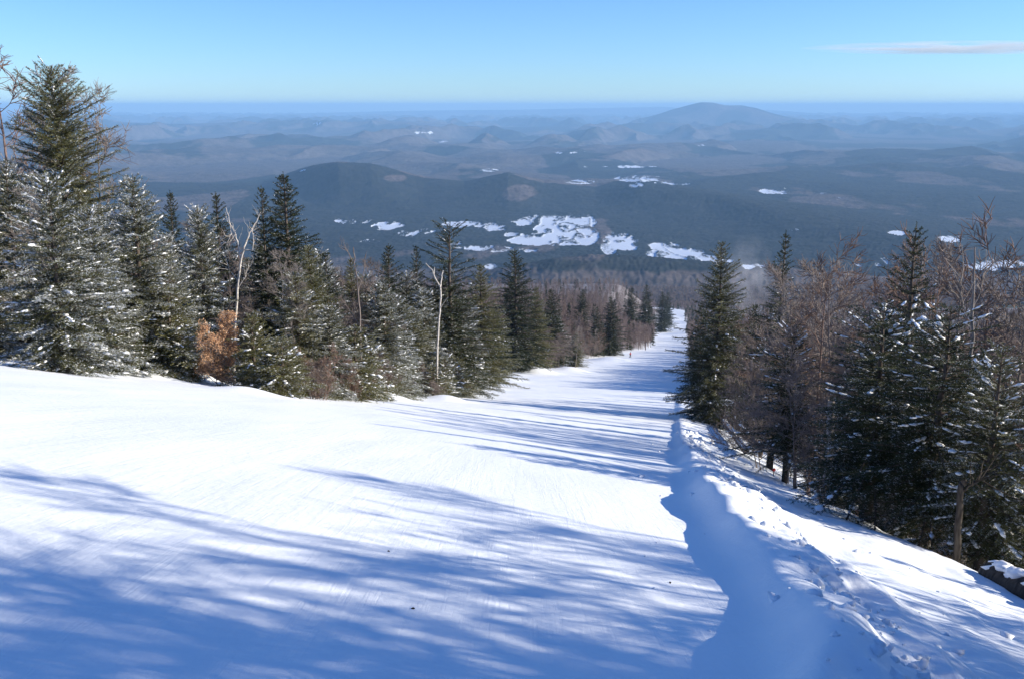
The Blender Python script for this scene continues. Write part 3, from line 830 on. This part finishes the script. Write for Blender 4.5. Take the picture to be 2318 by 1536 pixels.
snag('slender pale trunk taller than the thicket, right of the thin tipped spruce', 2200, 17, [([(2195, 1180), (2198, 1000), (2200, 800), (2203, 660), (2206, 560)], .05, .015), ([(2202, 700), (2222, 650), (2230, 600)], .012, .006), ([(2203, 740), (2180, 690), (2172, 640)], .012, .006)], .1, mat=M_TWIG_GREY, name='bare_tree', cat='bare tree', fine=12)
snag('thick mottled grey trunk at the edge of the bank near the fallen log', 2172, 13.6, [([(2165, 1275), (2170, 1180), (2178, 1100), (2181, 1085)], .06, .045), ([(2176, 1110), (2205, 1090), (2225, 1086)], .02, .01)], .1, mat=M_DARKLOG, name='tree_trunk', cat='tree trunk', fine=12)  # grey trunk coloured with the dark log bark to stand for shade
snag('straight brown trunk under the small yellowish young spruce', 1868, 19, [([(1862, 1140), (1866, 1080), (1872, 1020)], .05, .03), ([(1868, 1060), (1880, 1040)], .012, .006)], .1, mat=M_TWIG, name='tree_trunk', cat='tree trunk', fine=6)

# ------------------------------------------------------------------ the woods on both sides
R1 = random.Random(17)
LW = [hit(*p) for p in LEFT]; RW = [hit(*p) for p in RIGHT]
print('LEFT', [(round(p[0], 1), round(p[1], 1)) for p in LW]); print('RIGHT', [(round(p[0], 1), round(p[1], 1)) for p in RW])
def left_x(y):
    ys_ = [p[1] for p in LW]; k = np.argsort(ys_)
    # the leftmost edge at this distance
    c = [p[0] for p in LW]
    return float(np.interp(y, np.array(ys_)[k], np.array(c)[k]))
def right_x(y):
    if y < 45: return float(xedge(y)) + .4
    pts = sorted([(45, float(xedge(45)))] + [(p[1], p[0]) for p in RW if p[1] > 50])
    return float(np.interp(y, [q[0] for q in pts], [q[1] for q in pts]))

def where_left(px, d, H):
    size = 'low' if H < 4 else 'tall' if H > 6.8 else 'middling'
    row = 'in the front row' if d < 5 else 'deep in the left woods' if d > 13 else 'in the inner rows'
    reg = ('beside the tallest spruce' if px < 200 else 'left of the orange beech' if px < 440 else 'around the white birch' if px < 640 else 'right of the white birch' if px < 830
           else 'left of the forked snag' if px < 1000 else 'right of the forked snag' if px < 1190 else 'at the far end of the left woods')
    return size, row + ' ' + reg
def where_right(px, d, H):
    size = 'low' if H < 4 else 'tall' if H > 6.8 else 'middling'
    row = 'along the bank' if d < 4 else 'inside the right woods'
    reg = ('beside the lone full spruce' if px < 1720 else 'around the pointed spruce' if px < 1850 else 'left of the thin tipped spruce' if px < 2030 else 'below the thin tipped spruce' if px < 2150 else 'right of the thin tipped spruce')
    return size, row + ' ' + reg
# front row of brush and young spruces along the left edge
def walk(poly, step):
    out = []; carry = 0
    for (a, b) in zip(poly[:-1], poly[1:]):
        L = math.hypot(b[0] - a[0], b[1] - a[1]); t = carry
        while t < L:
            out.append((a[0] + (b[0] - a[0]) * t / L, a[1] + (b[1] - a[1]) * t / L)); t += step
        carry = t - L
    return out
front = [p for p in LW if p[1] < 130]
for (x, y) in walk(front, 1.15):
    px = project(x, y, float(height(np.array(x), np.array(y))))[0]
    r = R1.random()
    yy = y + R1.uniform(.3, 1.6) + .3
    xx = x - R1.uniform(0, .6)
    if 440 < px < 545: continue
    brushy = 560 < px < 840
    if r < (.22 if brushy else .68):
        k = R1.choice([0, 1]); place('young_spruce', PR['young'][k], xx, yy, R1.uniform(1.4, 3.2), R1.uniform(1.0, 1.4), label='young spruce with snowy twigs at the piste edge ' + where_left(px, 0, 2)[1].replace('in the front row ', ''),
                                     cat='young spruce', group='young spruces along the left piste edge', rng=R1)
    else:
        k = R1.choice([0, 1, 2]); place('shrub', PR['brush'][k], xx, yy, R1.uniform(1.0, 2.3), R1.uniform(.9, 1.3), label='leafless brown shrub at the piste edge ' + where_left(px, 0, 2)[1].replace('in the front row ', ''), cat='shrub',
                                        group='bare shrubs along the left piste edge', rng=R1)
# second and third rows
def leftwood():
    n = 0
    tries = 0
    pts = []
    while n < 150 and tries < 6000:
        tries += 1
        y = 26 + 110 * R1.random() ** 1.1
        xl = left_x(y)
        x = xl - 1.5 - 22 * R1.random() ** 1.3
        z = float(height(np.array(x), np.array(y)))
        px, py = project(x, y, z)
        if px < -160 or px > 1340: continue
        if 395 < px < 610 and y < edge_y(533, 868) + 4.5: continue
        if any((x - a) ** 2 + (y - b) ** 2 < (1.5 + .006 * y) ** 2 for a, b in pts): continue
        pts.append((x, y)); n += 1
        # skyline of the woods in the photograph
        lim = float(np.interp(px, [-200, 0, 60, 230, 330, 400, 480, 560, 640, 700, 760, 840, 900, 1000, 1100, 1200, 1340], [330, 380, 330, 400, 470, 490, 500, 500, 540, 575, 565, 585, 610, 620, 640, 690, 720]))
        a, b = ray(px, lim + R1.uniform(-8, 75))
        H = max(2.2, min(b * y - z, 9.5))
        r = R1.random(); sz, wh = where_left(px, xl - x, H)
        if px < 400 and xl - x < 7: r = max(r, .72)
        brown = (440 < px < 600) or (640 < px < 860) or px > 1180
        if r < ((.85 if px > 1180 else .66) if brown else .36):
            k = R1.randrange(4); place('bare_tree', PR['bare'][k], x, y, H, R1.uniform(.9, 1.3), label=f'{sz} leafless brown tree {wh}', cat='bare tree', group='bare trees in the left woods', rng=R1)
        elif r < .8:
            k = R1.randrange(3); place('spruce_tree', PR['frost'][k], x, y, H, R1.uniform(.95, 1.3), label=f'{sz} frosted spruce {wh}', cat='spruce tree', group='frosted spruces in the left woods', rng=R1)
        else:
            k = R1.randrange(3); place('spruce_tree', PR['green'][k], x, y, H, R1.uniform(.9, 1.2), label=f'{sz} green spruce with little frost {wh}', cat='spruce tree', group='green spruces in the left woods', rng=R1)
leftwood()

def rightwood():
    n = 0; tries = 0; pts = []
    while n < 115 and tries < 7000:
        tries += 1
        y = 11 + 75 * R1.random() ** 1.2
        x = right_x(y) + .8 + (9 + .22 * y) * R1.random() ** 1.1
        z = float(height(np.array(x), np.array(y)))
        px, py = project(x, y, z)
        if px > 2500 or px < 1600: continue
        if 28 < y < 62 and x - right_x(y) < 3.2: continue
        if any((x - a) ** 2 + (y - b) ** 2 < (.9 + .012 * y) ** 2 for a, b in pts): continue
        pts.append((x, y)); n += 1
        lim = float(np.interp(px, [1600, 1680, 1720, 1800, 1900, 1990, 2050, 2120, 2200, 2320, 2600], [790, 730, 680, 670, 620, 630, 660, 640, 610, 600, 590]))
        a, b = ray(px, lim + R1.uniform(-15, 60))
        r = R1.random()
        if px > 1900 and x - right_x(y) < 5: r = .95
        if r < .80:
            H = max(2.5, min(b * y - z, 9)); sz, wh = where_right(px, x - right_x(y), H)
            k = R1.randrange(4); place('bare_tree', PR['bare'][k], x, y, H, R1.uniform(.9, 1.3), label=f'{sz} leafless brown tree {wh}', cat='bare tree', group='bare trees in the right woods', rng=R1)
        else:
            a, b = ray(px, lim + R1.uniform(130, 330)); H = max(2.2, min(b * y - z, 8)); sz, wh = where_right(px, x - right_x(y), H)
            k = R1.randrange(3); place('spruce_tree', PR['righttall'][k], x, y, H, R1.uniform(1.0, 1.4), label=f'{sz} dark ragged spruce {wh}', cat='spruce tree', group='dark spruces in the right woods', rng=R1)
rightwood()
for (x, y) in walk([(right_x(yy), yy) for yy in np.linspace(15, 25, 8)] , 1.9):
    k = R1.choice([0, 1, 2]); place('shrub', PR['brush'][k], x + R1.uniform(.5, 1.2), y, R1.uniform(.7, 1.3), R1.uniform(.8, 1.2), label='leafless dark shrub at the foot of the right woods', cat='shrub', group='bare shrubs along the right bank', rng=R1)

# trees of the same wood beside and behind the viewer: they throw the foreground shadows
def shade_row():
    for (x, y, H, kind, i) in [(8.3, 2.4, 8.4, 'bare', 2), (9.6, 4.4, 8.6, 'bare', 0), (8.6, -.4, 9.5, 'bare', 3), (11.2, 1.6, 10.5, 'green', 1), (10.2, -2.6, 10, 'frost', 0), (12.5, 4.0, 10.5, 'bare', 2),
                               (13.5, -1.0, 12.0, 'dark', 0), (9.0, -5.5, 9.0, 'green', 2), (14.5, 2.6, 11.5, 'bare', 1), (12.4, -6.0, 11.0, 'dark', 1), (17, 4.2, 12, 'bare', 1), (12.5, 6.0, 9.0, 'bare', 3), (17, 1, 13, 'frost', 0),
                               (7.4, -3.2, 7, 'green', 1), (19, -2, 14, 'dark', 0), (20, 3.5, 13, 'bare', 2), (15.5, -4, 12, 'bare', 0), (9.2, 7.2, 5.5, 'bare', 1), (10.5, 9.0, 5.5, 'dark', 1),
                               (9.0, 1.0, 8.2, 'bare', 0), (12.0, 2.8, 10, 'bare', 0), (9.2, -1.6, 9.6, 'frost', 1), (15, .6, 12.5, 'frost', 0), (22, 1.5, 15, 'dark', 0), (13.2, 2.4, 12, 'green', 0), (16.5, 1.0, 14, 'dark', 0), (10.6, .4, 10, 'dark', 0), (18, 3.0, 14, 'frost', 0), (18, 6, 11, 'green', 2)]:
        y += 1.5
        place('spruce_tree' if kind != 'bare' else 'bare_tree', PR[kind][i], x, y, H, 1.15, label='spruce of the right woods outside the frame' if kind != 'bare' else 'bare tree of the right woods outside the frame',
              cat='spruce tree' if kind != 'bare' else 'bare tree', group='trees beside the viewer', rng=R1)
shade_row()
for k in range(13):
    x = R1.uniform(8, 25); y = R1.uniform(-6, 8.6)
    kind = R1.choice(['green', 'bare', 'bare']); i = R1.randrange(2)
    place('spruce_tree' if kind != 'bare' else 'bare_tree', PR[kind][i], x, y, 7.2 + .32 * x + R1.uniform(-1, 1), 1.1, label='spruce of the right woods outside the frame' if kind != 'bare' else 'bare tree of the right woods outside the frame',
          cat='spruce tree' if kind != 'bare' else 'bare tree', group='trees beside the viewer', rng=R1)

# ------------------------------------------------------------------ woods along the far piste: single trees, then the mass
def far_individuals():
    for (px, y, yt, k, lab) in [(1250, 205, 655, 0, 'small dark spruce tip at the left start of the brown woods'), (1318, 330, 655, 0, 'dark spruce alone in the brown woods, left of the pair above the skier'),
                                (1384, 300, 672, 0, 'larger dark spruce of the pair in the brown woods above the skier'), (1352, 290, 695, 1, 'smaller dark spruce of the pair in the brown woods above the skier'),
                                (1430, 500, 652, 0, 'dark spruce in the clump on top of the brown woods'), (1464, 520, 645, 1, 'dark spruce right of the clump on top of the brown woods'),
                                (1500, 700, 660, 0, 'dark spruce at the last left corner of the far piste'), (1512, 800, 662, 1, 'thin dark spruce beside the last left corner of the far piste')]:
        T('dark', k, px, y, yt, lab, 'spruce tree', 1.35)
    n = 0; tries = 0; pts = []
    while n < 150 and tries < 8000:
        tries += 1
        y = 125 + 200 * R1.random()
        x = left_x(y) - 1.0 - 30 * R1.random() ** 1.2
        z = float(height(np.array(x), np.array(y)))
        px, py = project(x, y, z)
        if px < 1180: continue
        if any((x - a) ** 2 + (y - b) ** 2 < 4.5 for a, b in pts): continue
        pts.append((x, y)); n += 1
        H = R1.uniform(6, 9.5)
        if R1.random() < .93:
            k = R1.randrange(4); place('bare_tree', PR['bare'][k], x, y, H, R1.uniform(1.0, 1.4), label='leafless brown tree in the woods left of the far piste', cat='bare tree', group='bare trees left of the far piste', rng=R1)
        else:
            k = R1.randrange(2); place('spruce_tree', PR['dark'][k], x, y, H * .85, 1.2, label='dark spruce among the bare trees left of the far piste', cat='spruce tree', group='dark spruces left of the far piste', rng=R1)
    n = 0
    for _ in range(70):
        y = 75 + 200 * R1.random()
        x = right_x(y) + 1.0 + (3 + .05 * y) * R1.random()
        H = R1.uniform(6, 9)
        if R1.random() < .55:
            k = R1.randrange(4); place('bare_tree', PR['bare'][k], x, y, H, R1.uniform(1.0, 1.3), label='leafless brown tree in the woods right of the far piste', cat='bare tree', group='bare trees right of the far piste', rng=R1)
        else:
            k = R1.randrange(2); place('spruce_tree', PR['dark'][k], x, y, H, 1.2, label='dark spruce in the woods right of the far piste', cat='spruce tree', group='dark spruces right of the far piste', rng=R1)
far_individuals()

def simple_tree(seed, conifer):
    """small tree for the wooded mass: about 150 faces"""
    rng = np.random.default_rng(seed); V = []; Fq = []
    def quad(a, b, w):
        d = b - a; s = norm(np.cross(d, rng.normal(0, 1, 3))) * w
        i = len(V); V.extend([a - s, a + s, b + s * .4, b - s * .4]); Fq.append((i, i + 1, i + 2, i + 3))
    H = 9.0
    if conifer:
        for k in range(150):
            t = rng.random() ** .8; az = rng.random() * 6.28; L = 1.9 * (1 - t) ** .85 * rng.uniform(.6, 1.1) + .1
            a = np.array([0, 0, t * H]); o = np.array([math.cos(az), math.sin(az), -.15 + .5 * t]); quad(a + o * L * .15, a + o * L, .20)
    else:
        quad(np.zeros(3), np.array([0.1, 0, H * .9]), .08); quad(np.zeros(3), np.array([0, .1, H * .9]), .08)
        for k in range(120):
            t = rng.uniform(.25, .97); az = rng.random() * 6.28; r = rng.uniform(0, 1.2) * (1.3 - t)
            a = np.array([math.cos(az) * r, math.sin(az) * r, t * H]); o = np.array([math.cos(az) * .7, math.sin(az) * .7, 1.0]) + rng.normal(0, .4, 3)
            quad(a, a + norm(o) * rng.uniform(.7, 1.5), .035)
    return np.array(V), np.array(Fq)

def forest(name, pts, variants, mat, label, con):
    rng = np.random.default_rng(len(pts)); Vs = []; Fs = []; n = 0; tn = []
    for (x, y, z, H) in pts:
        V, Fq = variants[rng.integers(len(variants))]
        a = rng.random() * 6.28; c, s = math.cos(a), math.sin(a); k = H / 9.0
        W_ = V * np.array([k * 1.25, k * 1.25, k])
        Vs.append(np.stack([W_[:, 0] * c - W_[:, 1] * s + x, W_[:, 0] * s + W_[:, 1] * c + y, W_[:, 2] + z], 1)); Fs.append(Fq + n); n += len(V)
        tn.append(np.full(len(Fq), rng.random()))
    Fs = np.concatenate(Fs)
    me = new_mesh(name, np.concatenate(Vs), Fs, 4, mat, {'snow': ('FACE', np.zeros(len(Fs))), 'tint': ('FACE', np.concatenate(tn))})
    tag(link(name, me), label, 'woods', kind='stuff')

def mass():
    bare = []; con = []
    rng = np.random.default_rng(8)
    def put(x, y, pc):
        h = rng.uniform(6.5, 10.5)
        (con if rng.random() < pc else bare).append((x, y, h))
    for _ in range(5200):      # left of the far piste
        y = 130 * math.exp(rng.random() * math.log(1500 / 130.))
        x = left_x(y) - (1.0 if y > 320 else 8) - (20 + .32 * y) * rng.random() ** 1.1
        put(x, y, .10)
    for _ in range(6500):      # right of the far piste
        y = 120 * math.exp(rng.random() * math.log(1500 / 120.))
        x = right_x(y) + 1.0 + (12 + .48 * y) * rng.random() ** 1.3
        put(x, y, .3)
    for _ in range(9000):      # the slope beyond the end of the piste
        y = rng.uniform(1290, 2250)
        x = y * rng.uniform(-.12, .5)
        put(x, y, .04)
    for arr, nm, mt, cf, lab in ((bare, 'bare_woods', M_MASS_BARE, False, 'mass of leafless brown woods along and beyond the far piste'), (con, 'spruce_woods', M_MASS_CON, True, 'scattered dark spruces mixed through the brown far woods')):
        A = np.array(arr); z = height(A[:, 0], A[:, 1]) - .3 - 6 * sstep(1350, 1600, A[:, 1]) + 4 * sstep(1350, 1600, A[:, 1])
        forest(nm, np.column_stack([A[:, :2], z, A[:, 2]]), [simple_tree(s, cf) for s in range(4)], mt, lab, cf)
M_MASS_BARE = mat_foliage('bare_woods_twigs', (.13, .095, .085), (.24, .19, .17))
M_MASS_CON = mat_foliage('spruce_woods_needles', (.025, .038, .02), (.05, .06, .03))
mass()

# ------------------------------------------------------------------ small things on and beside the piste
def plain(name, c, rough=.6, spec=.3):
    m = Nodes(name, rough, spec)
    n = m.noise(m.coord(), 14, 4)
    m.color(m.mix(m.ramp(n, [(.35, 0.0), (.65, 1.0)]), tuple(v * .8 for v in c), c))
    return m.m
M_BLACK = plain('black_plastic', (.03, .03, .035)); pass
M_RED = plain('red_paint', (.75, .05, .03)); M_JACKET = plain('red_jacket', (.55, .07, .06)); M_PANTS = plain('dark_trousers', (.03, .035, .05)); M_SKIN = plain('skin', (.55, .36, .27))

def log(name, label, cat, p0, p1, rad, mat, snow_frac, seed, sides=14, rough=.06):
    rng = np.random.default_rng(seed)
    p0 = np.array(p0); p1 = np.array(p1); c = (p0 + p1) / 2
    root = bpy.data.objects.new(name, None); COL.objects.link(root); root.location = c
    tag(root, label, cat)
    n = 24; s = np.linspace(0, 1, n); pts = p0[None] * (1 - s)[:, None] + p1[None] * s[:, None] - c
    pts += rng.normal(0, rough * rad * .6, pts.shape)
    t = Tubes(); t.add(np.concatenate([pts[:1], pts, pts[-1:]]), np.concatenate([[.001], rad * (1 - .15 * s) * (1 + rng.normal(0, rough, n)), [.001]]), sides)
    link('trunk' if cat == 'log' else 'pipe', t.mesh('trunk' if cat == 'log' else 'pipe', mat), root)
    d = norm((p1 - p0)[None])[0]
    k = int(46 * snow_frac)
    q = rng.random(k); P = (p0[None] * (1 - q)[:, None] + p1[None] * q[:, None]) - c + np.array([0, 0, rad * .80]) + rng.normal(0, rad * .14, (k, 3))
    L = np.linalg.norm(p1 - p0)
    sn = lumps('snow', P, np.repeat(d[None], k, 0) + rng.normal(0, .08, (k, 3)), rng.uniform(.03, .07, k) * L, rad * rng.uniform(.4, .95, k), rad * rng.uniform(.2, .6, k), M_SNOWLOAD)
    tag(link('snow', sn, root), kind='stuff')
    return root
def gp(px, y, dz=0.0):
    x, yy = at(px, y); return (x, yy, float(height(np.array(x), np.array(float(yy)))) + dz)
def on(px, py, dz=0.0):
    p = hit(px, py); return (p[0], p[1], p[2] + dz)
def rim(px, out=0.0, dz=0.0):
    ys = np.linspace(5, 70, 1500); xs = xedge(ys) + out; q = project(xs, ys, height(xs, ys))[0]
    k = int(np.argmin(np.abs(q - px))); return (float(xs[k]), float(ys[k]), float(height(xs[k], ys[k])) + dz)
a = rim(2240, .2, .06); b = rim(2440, .2, .10)
log('fallen_log', 'thick dark fallen log topped with snow at the right end of the bank', 'log', a, b, .19, M_DARKLOG, .8, 4)
pa = gp(1637, 60, .55); pb = rim(1687, -.1, .30)
log('pipe', 'black snowmaking pipe with a strip of snow on top, along the bank edge', 'pipe', pa, pb, .16, M_BLACK, 1.0, 6, 14, .01)
pa2 = tuple(np.array(pa) + np.array([.75, .3, .05])); pb2 = tuple(np.array(pb) + np.array([.65, .2, .05]))
log('pipe', 'second black pipe just right of the pipe with the strip of snow', 'pipe', pa2, pb2, .13, M_BLACK, .25, 7, 14, .01)
print('PIPE', pa, pb, project(np.array([pa[0], pb[0]]), np.array([pa[1], pb[1]]), np.array([pa[2], pb[2]])))

# broken snow clods along the ploughed crest
def clods():
    rng = np.random.default_rng(44); n = 650
    y = 3 + 42 * rng.random(n) ** 1.5; x = xberm(y) + rng.normal(.45, .25, n) + (rng.random(n) < .15) * rng.normal(.8, .6, n)
    k = rng.random(n) < .02; x[k] = xberm(y[k]) - rng.random(k.sum()) * 1.2
    z = height(x, y); sz = (.010 + .04 * rng.random(n) ** 3) * (1 + y / 30)
    D = rng.normal(0, 1, (n, 3)) * np.array([1, 1, .3])
    me = lumps('snow_clods', np.column_stack([x, y, z - sz * .1]), D, sz * 1.2, sz, sz * .9, M_SNOW)
    me.attributes.new('undergrowth', 'FLOAT', 'POINT')
    tag(link('snow_clods', me), 'broken clods of snow strewn along the ploughed crest of the bank', 'snow clods', kind='stuff')
clods()

# red marker disc on a short stake among the dark spruces
def marker():
    y = rim(1752)[1] + .8
    a, b = ray(1752, 1062); x = a * y; z0 = float(height(np.array(x), np.array(y))); zt = b * y
    root = bpy.data.objects.new('marker', None); COL.objects.link(root); root.location = (x, y, z0)
    tag(root, 'small red round marker on a thin stake at the dark foot of the right woods', 'marker')
    t = Tubes(); t.add([(0, .02, -.1), (0, .02, zt - z0)], [.012, .012], 8); link('stake', t.mesh('stake', M_BLACK), root)
    d = Tubes(); h = zt - z0
    d.add([(0, -.02, h), (0, -.018, h), (0, 0, h), (0, .002, h)], [.001, .055, .055, .001], 20); link('disc', d.mesh('disc', M_RED), root)
marker()

# dark bits lying on the snow
def bit(px, py, size, label, seed):
    rng = np.random.default_rng(seed); x, y, z = on(px, py)
    t = Tubes(); n = 7; s = np.linspace(-1, 1, n)
    t.add(np.column_stack([s * size, rng.normal(0, size * .12, n), size * .35 + rng.normal(0, size * .08, n)]), size * .5 * np.sqrt(np.maximum(1 - s * s, .02)) * (1 + rng.normal(0, .12, n)), 8)
    o = link('spruce_cone', t.mesh('spruce_cone', M_DARKLOG)); o.location = (x, y, z); o.rotation_euler = (0, 0, rng.random() * 6)
    tag(o, label, 'spruce cone')
bit(1517, 1319, .014, 'dark spruce cone on the shaded snow beside the bank', 1)
bit(935, 1378, .012, 'dark spruce cone on the shaded snow near the bottom middle', 2)
bit(880, 1247, .010, 'tiny dark spruce cone at the upper rim of the big foreground shadow', 3)

def skier(px, py, label, face=0.3, H=1.75):
    x, y, z = on(px, py)
    root = bpy.data.objects.new('person', None); COL.objects.link(root); root.location = (x, y, z + .02); root.rotation_euler = (0, 0, face)
    tag(root, label, 'person')
    def skin(name, V, E, Rr, mat):
        me = bpy.data.meshes.new(name); me.from_pydata(V, E, []); me.materials.append(mat)
        o = link(name, me, root); md = o.modifiers.new('skin', 'SKIN')
        for i, rr in enumerate(Rr): me.skin_vertices[0].data[i].radius = (rr, rr)
        me.skin_vertices[0].data[0].use_root = True
        su = o.modifiers.new('smooth', 'SUBSURF'); su.levels = su.render_levels = 1
        return o
    def sk(V, E, Rr, name, mat):
        me = bpy.data.meshes.new(name); me.from_pydata(V, E, []); me.materials.append(mat)
        o = link(name, me, root)
        bpy.context.view_layer.objects.active = o
        md = o.modifiers.new('skin', 'SKIN')
        if not me.skin_vertices: return o
        for i, rr in enumerate(Rr): me.skin_vertices[0].data[i].radius = (rr, rr)
        me.skin_vertices[0].data[0].use_root = True
        su = o.modifiers.new('smooth', 'SUBSURF'); su.levels = su.render_levels = 1
        return o
    V = [(0, 0, .88), (0, .02, 1.08), (0, .06, 1.32), (0, .09, 1.46), (0, .11, 1.62), (0, .11, 1.70),
         (-.11, 0, .84), (-.14, .12, .48), (-.15, 0, .10), (-.15, .14, .05), (.11, 0, .84), (.14, .12, .48), (.15, 0, .10), (.15, .14, .05),
         (-.19, .07, 1.38), (-.27, .10, 1.12), (-.25, .32, 1.02), (-.25, .40, 1.00), (.19, .07, 1.38), (.27, .10, 1.12), (.25, .32, 1.02), (.25, .40, 1.00)]
    E = [(0, 1), (1, 2), (2, 3), (3, 4), (4, 5), (0, 6), (6, 7), (7, 8), (8, 9), (0, 10), (10, 11), (11, 12), (12, 13), (2, 14), (14, 15), (15, 16), (16, 17), (2, 18), (18, 19), (19, 20), (20, 21)]
    Rr = [.14, .14, .16, .06, .10, .09, .11, .085, .065, .06, .11, .085, .065, .06, .075, .055, .045, .045, .075, .055, .045, .045]
    sk(V, E, Rr, 'body', M_PANTS)
    Vj = [(0, 0, .92), (0, .02, 1.08), (0, .06, 1.32), (0, .085, 1.42), (-.19, .07, 1.37), (-.27, .10, 1.12), (-.25, .30, 1.03), (.19, .07, 1.37), (.27, .10, 1.12), (.25, .30, 1.03)]
    sk(Vj, [(0, 1), (1, 2), (2, 3), (2, 4), (4, 5), (5, 6), (2, 7), (7, 8), (8, 9)], [.175, .175, .19, .09, .095, .075, .062, .095, .075, .062], 'jacket', M_JACKET)
    h = Tubes(); ss = np.linspace(-1, 1, 9); h.add(np.column_stack([0 * ss, .11 + 0 * ss, 1.66 + .125 * ss]), .125 * np.sqrt(np.maximum(1 - ss * ss, .001)), 12); link('helmet', h.mesh('helmet', M_BLACK), root)
    for sx in (-.15, .15):
        t = Tubes(); t.add([(sx, -.65, .0), (sx, -.6, .0), (sx, .85, .0), (sx, .98, .06)], [.02, .04, .04, .02], 4); link('ski', t.mesh('ski', M_BLACK), root)
        t = Tubes(); t.add([(sx * 1.7, .38, 1.05), (sx * 2.2, .05, .02)], [.011, .008], 6); link('pole', t.mesh('pole', M_BLACK), root)
skier(1427, 809, 'skier in a red jacket gliding down by the left edge of the far piste')

# snowmaking mist and the thin cloud
def volume_puff(name, label, cat, centre, radius, density, nscale, kind='stuff', color=(.95, .97, 1)):
    V = []; n1, n2 = 12, 20
    for i in range(1, n1):
        th = math.pi * i / n1
        for j in range(n2):
            ph = 2 * math.pi * j / n2; V.append((math.sin(th) * math.cos(ph), math.sin(th) * math.sin(ph), math.cos(th)))
    V += [(0, 0, 1), (0, 0, -1)]; T_, B_ = len(V) - 2, len(V) - 1; Fc = []
    for i in range(n1 - 2):
        for j in range(n2):
            a, b = i * n2 + j, i * n2 + (j + 1) % n2; Fc += [(a, a + n2, b + n2), (a, b + n2, b)]
    for j in range(n2): Fc.append((T_, j, (j + 1) % n2)); Fc.append((B_, (n1 - 2) * n2 + (j + 1) % n2, (n1 - 2) * n2 + j))
    m = bpy.data.materials.new(name + '_vapour'); m.use_nodes = True; t = m.node_tree; t.nodes.remove(t.nodes['Principled BSDF'])
    v = t.nodes.new('ShaderNodeVolumePrincipled'); v.inputs['Color'].default_value = (*color, 1)
    tc = t.nodes.new('ShaderNodeTexCoord'); nz = t.nodes.new('ShaderNodeTexNoise'); nz.inputs['Scale'].default_value = nscale; nz.inputs['Detail'].default_value = 4
    ln = t.nodes.new('ShaderNodeVectorMath'); ln.operation = 'LENGTH'
    a = t.nodes.new('ShaderNodeMath'); a.operation = 'SUBTRACT'; a.inputs[0].default_value = 1.0
    b = t.nodes.new('ShaderNodeMapRange'); b.inputs['From Min'].default_value = .42; b.inputs['From Max'].default_value = .62
    c = t.nodes.new('ShaderNodeMath'); c.operation = 'MULTIPLY'; c.use_clamp = True
    d = t.nodes.new('ShaderNodeMath'); d.operation = 'MULTIPLY'; d.inputs[1].default_value = density
    t.links.new(tc.outputs['Object'], nz.inputs['Vector']); t.links.new(tc.outputs['Object'], ln.inputs[0]); t.links.new(ln.outputs['Value'], a.inputs[1])
    t.links.new(nz.outputs[0], b.inputs['Value']); t.links.new(b.outputs[0], c.inputs[0]); t.links.new(a.outputs[0], c.inputs[1]); t.links.new(c.outputs[0], d.inputs[0])
    t.links.new(d.outputs[0], v.inputs['Density']); t.links.new(v.outputs[0], t.nodes['Material Output'].inputs['Volume'])
    o = link(name, new_mesh(name, V, Fc, 3, m)); o.location = centre; o.scale = radius
    tag(o, label, cat, kind=kind)
a, b = ray(1690, 632)
volume_puff('snow_mist', 'pale plume of snowmaking mist hanging behind the lone full spruce', 'mist', (a * 750, 750, b * 750), (22, 40, 38), .013, 3.2)
a, b = ray(2190, 109)
volume_puff('cloud', 'long thin white cloud low in the sky at the right', 'cloud', (a * 45000, 45000, b * 45000), (7600, 3500, 260), 0.0022, 2.4, color=(.88, .96, 1))
